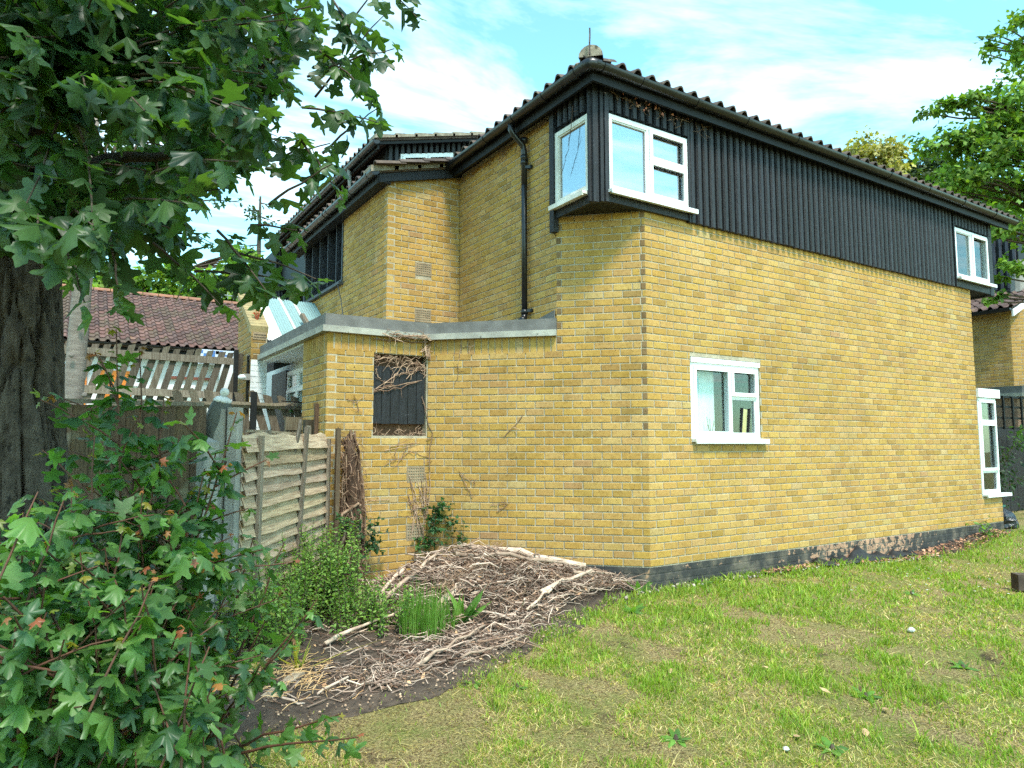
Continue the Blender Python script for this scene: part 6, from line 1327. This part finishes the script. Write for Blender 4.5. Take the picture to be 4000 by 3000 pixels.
bunch('dark_shrub', 'dark leafy shrub growing against the black fence', [(9.3, .95, .3), (9.5, .95, .7), (9.2, .9, .1), (9.6, .9, .4), (9.9, .95, .9), (9.0, .8, .1)], 'oval', .10, 60, .22, np.array([(.03, .06, .03), (.045, .085, .04)]), 'shrub')
bunch('leafy_weed', 'spray of green leaves poking out over the black fence', [(10.6, 1.0, 1.35), (10.7, 1.0, 1.15)], 'oval', .13, 12, .14, np.array([(.07, .14, .05), (.09, .17, .05)]))
# railway sleeper end, litter, daisies
q = on(3992, 2300, (0, 0, 1), -.3); mb = MB(); mb.beam(q+np.array((-.03, .05, .07)), q+np.array((.9, -.75, .07)), .14, .16); tag(mb.build('timber_sleeper', M('dark_sleeper', (.05, .035, .028), (.09, .065, .05), 9, .9, .5, 40)), 'dark square timber edging block lying on the lawn', 'timber')
DW = M('white_scrap', (.8, .8, .8), None, 4, .6, .1)
for (a, b, s_, lab) in ((3562, 2474, .03, 'crumpled white tissue on the dry lawn'), (3072, 2942, .018, 'small white scrap at the bottom of the lawn')):
    q = on(a, b, (0, 0, 1), float(ground_z(*on(a, b, (0, 0, 1), -.3)[:2]))); mb = MB(); mb.lathe([(s_*.6, 0), (s_, s_*.4), (s_*.7, s_*1.0), (s_*.2, s_*1.2)], q+np.array((0, 0, .01)), (.2, .3, 1), 7); tag(mb.build('litter', DW), lab, 'litter')
DL = M('dry_leaf', (.50, .36, .2), (.36, .22, .11), 20, .8, .1)
for k, (a, b, lab) in enumerate(((2975, 2622, 'pale curled dead leaf in the middle of the lawn'), (3380, 2870, 'tan dead leaf in the greener lawn'), (3200, 2705, 'brown dead leaf pressed in the grass'), (3120, 2905, 'orange-brown leaf beside the white scrap'), (2630, 2630, 'cream dead leaf on the worn patch'), (3470, 2795, 'straw-coloured dead leaf near the plantain'))):
    q = on(a, b, (0, 0, 1), float(ground_z(*on(a, b, (0, 0, 1), -.3)[:2]))); mb = MB(); tv, tt = SHAPES['oval']; an_ = RNG.uniform(0, 6.28); Rz = np.array([[math.cos(an_), -math.sin(an_), 0], [math.sin(an_), math.cos(an_), 0], [0, 0, 1]]); mb.add((tv*.07)@Rz.T+q+np.array((0, 0, .035)), [tuple(f) for f in tt]); o = mb.build('dead_leaf', DL, None, True); tag(o, lab, 'leaf', 'dead leaves on the lawn')
# --- the grass itself
NA, NCL, PER = 380000, 5200, 22; NB = NA+NCL*PER; th0 = math.atan2(_fw[1], _fw[0]); ang = th0+RNG.uniform(-.86, .80, NA+NCL); r_ = np.exp(RNG.uniform(math.log(1.6), math.log(17), NA+NCL)); gxp = CAM[0]+np.cos(ang)*r_; gyp = CAM[1]+np.sin(ang)*r_
cs = np.repeat(RNG.uniform(.012, .045, NCL)*np.clip(r_[NA:]/3.5, .8, 2.5), PER); cx, cy2 = np.repeat(gxp[NA:], PER)+RNG.normal(0, 1, NCL*PER)*cs, np.repeat(gyp[NA:], PER)+RNG.normal(0, 1, NCL*PER)*cs
clump = np.r_[np.zeros(NA), np.ones(NCL*PER)] > 0; ctall = np.r_[np.ones(NA), np.repeat(RNG.uniform(.6, 1.5, NCL), PER)]; ctone = np.r_[np.ones(NA), np.repeat(RNG.uniform(.75, 1.3, NCL), PER)]
gxp = np.r_[gxp[:NA], cx]; gyp = np.r_[gyp[:NA], cy2]; r_ = np.r_[r_[:NA], np.repeat(r_[NA:], PER)]
keep = (gyp < edge_y(gxp)+.03+.30*(fbm(gxp, gyp, 5, 44)-.45)) & (gyp < -.03)
pa_ = fbm(gxp, gyp, 1.1, 50); pb2 = fbm(gxp, gyp, 3.4, 60); near_edge = np.exp(-((edge_y(gxp)-gyp)/.22)**2)*(gxp > -.8)
green = smooth(.40, .62, .55*pa_+.45*pb2+.22*near_edge+.05*smooth(1.0, 4.0, gxp)-.10*smooth(-1.5, -3.2, gxp)); bare = smooth(.60, .72, fbm(gxp, gyp, 2.3, 70)+.13*smooth(.2, -3.0, gxp)-.15*near_edge)
keep &= RNG.random(NB) > bare*np.where(clump, .95, .35)
gxp, gyp, r_, green, near_edge, pb2, clump, ctall, ctone, bare = (q[keep] for q in (gxp, gyp, r_, green, near_edge, pb2, clump, ctall, ctone, bare)); n = len(gxp)
isg = (RNG.random(n) < .20+.7*green) | (clump & (RNG.random(n) < .85)); isg &= RNG.random(n) > bare*.9; lod = np.clip(r_/3.2, .8, 2.6)
h = np.where(isg, RNG.uniform(.012, .036, n)*(1+.7*green+.7*near_edge), RNG.uniform(.006, .026, n)*(1-.5*bare))*np.where(RNG.random(n) < .03, 1.9, 1)*ctall; wd = RNG.uniform(.0011, .0024, n)*lod*np.where(isg, 1.15, .9)
b = RNG.uniform(0, 6.28, n); lean = np.where(isg, np.abs(RNG.normal(.5, .5, n)), RNG.uniform(.8, 3.2, n)*(1+bare)); f = RNG.uniform(0, 6.28, n)
base = np.stack([gxp, gyp, ground_z(gxp, gyp)+.02*(fbm(gxp, gyp, 1.3, 3)-.5)-.002], -1); tip = base+np.stack([np.cos(b)*lean*h, np.sin(b)*lean*h, h], -1); mid = base*.5+tip*.5+np.stack([0*h, 0*h, h*.16], -1); sdv = np.stack([np.cos(f)*wd, np.sin(f)*wd, 0*wd], -1)
V = np.stack([base-sdv, base+sdv, mid+sdv*.85, mid-sdv*.85, tip], 1).reshape(-1, 3); o5 = (np.arange(n)*5)[:, None]; T = np.stack([o5+np.array((0, 1, 2)), o5+np.array((0, 2, 3)), o5+np.array((3, 2, 4))], 1).reshape(-1, 3)
GG = np.array([(.19, .30, .035), (.24, .36, .04), (.16, .26, .034), (.30, .38, .055), (.36, .39, .075)]); SS = np.array([(.64, .51, .22), (.72, .60, .30), (.52, .38, .15), (.46, .40, .11)])
DB = np.array([(.16, .10, .06), (.26, .17, .10), (.40, .30, .18)]); colr = np.where(isg[:, None], GG[RNG.integers(0, 5, n)], np.where((RNG.random(n) < .12+.55*bare)[:, None], DB[RNG.integers(0, 3, n)], SS[RNG.integers(0, 4, n)]))*RNG.uniform(.8, 1.2, (n, 1))*ctone[:, None]
o = mesh_np('grass', V, T, SMALLLEAF, None, np.repeat(colr, 5, axis=0), False, loc=(0, 0, 0)); tag(o, 'patchy half-dry mown grass of the lawn', 'grass', None, 'stuff')
mb = MB()
for k in range(60):
    a, b = RNG.uniform(3300, 3990), RNG.uniform(2100, 2330); q = on(a, b, (0, 0, 1), -.27)
    if q[1] > edge_y(q[0])-.05: continue
    z = ground_z(q[0], q[1])+.035
    for s_ in range(6): an_ = s_*1.05; mb.add([(q[0], q[1], z), (q[0]+.012*math.cos(an_), q[1]+.012*math.sin(an_), z+.003), (q[0]+.012*math.cos(an_+.8), q[1]+.012*math.sin(an_+.8), z+.003)], [(0, 1, 2)])
o = mb.build('daisies', DW, None, loc=(5, -1, -.25)); tag(o, 'tiny white daisies scattered in the grass near the wall end', 'daisies', None, 'stuff')
# crumbs on the bare soil
mb = MB()
for k in range(900):
    x = RNG.uniform(-4.6, -.4); y = edge_y(x)+RNG.uniform(-.12, .5); 
    if x+y > -.1: continue
    r = RNG.uniform(.003, .010); g = RNG.choice([.3, .5, .8, 1.4]); mb.t = (g, g*.85, g*.7); mb.lathe([(r*.7, 0), (r, r*.5), (r*.3, r)], (x, y, ground_z(x, y)+.022), (RNG.normal(0, .4), RNG.normal(0, .4), 1), 5)
o = mb.build('soil_crumbs', STICK, None, loc=(-2.5, -.5, -.25)); tag(o, 'clods and wood crumbs on the dark bare soil', 'soil', None, 'stuff')
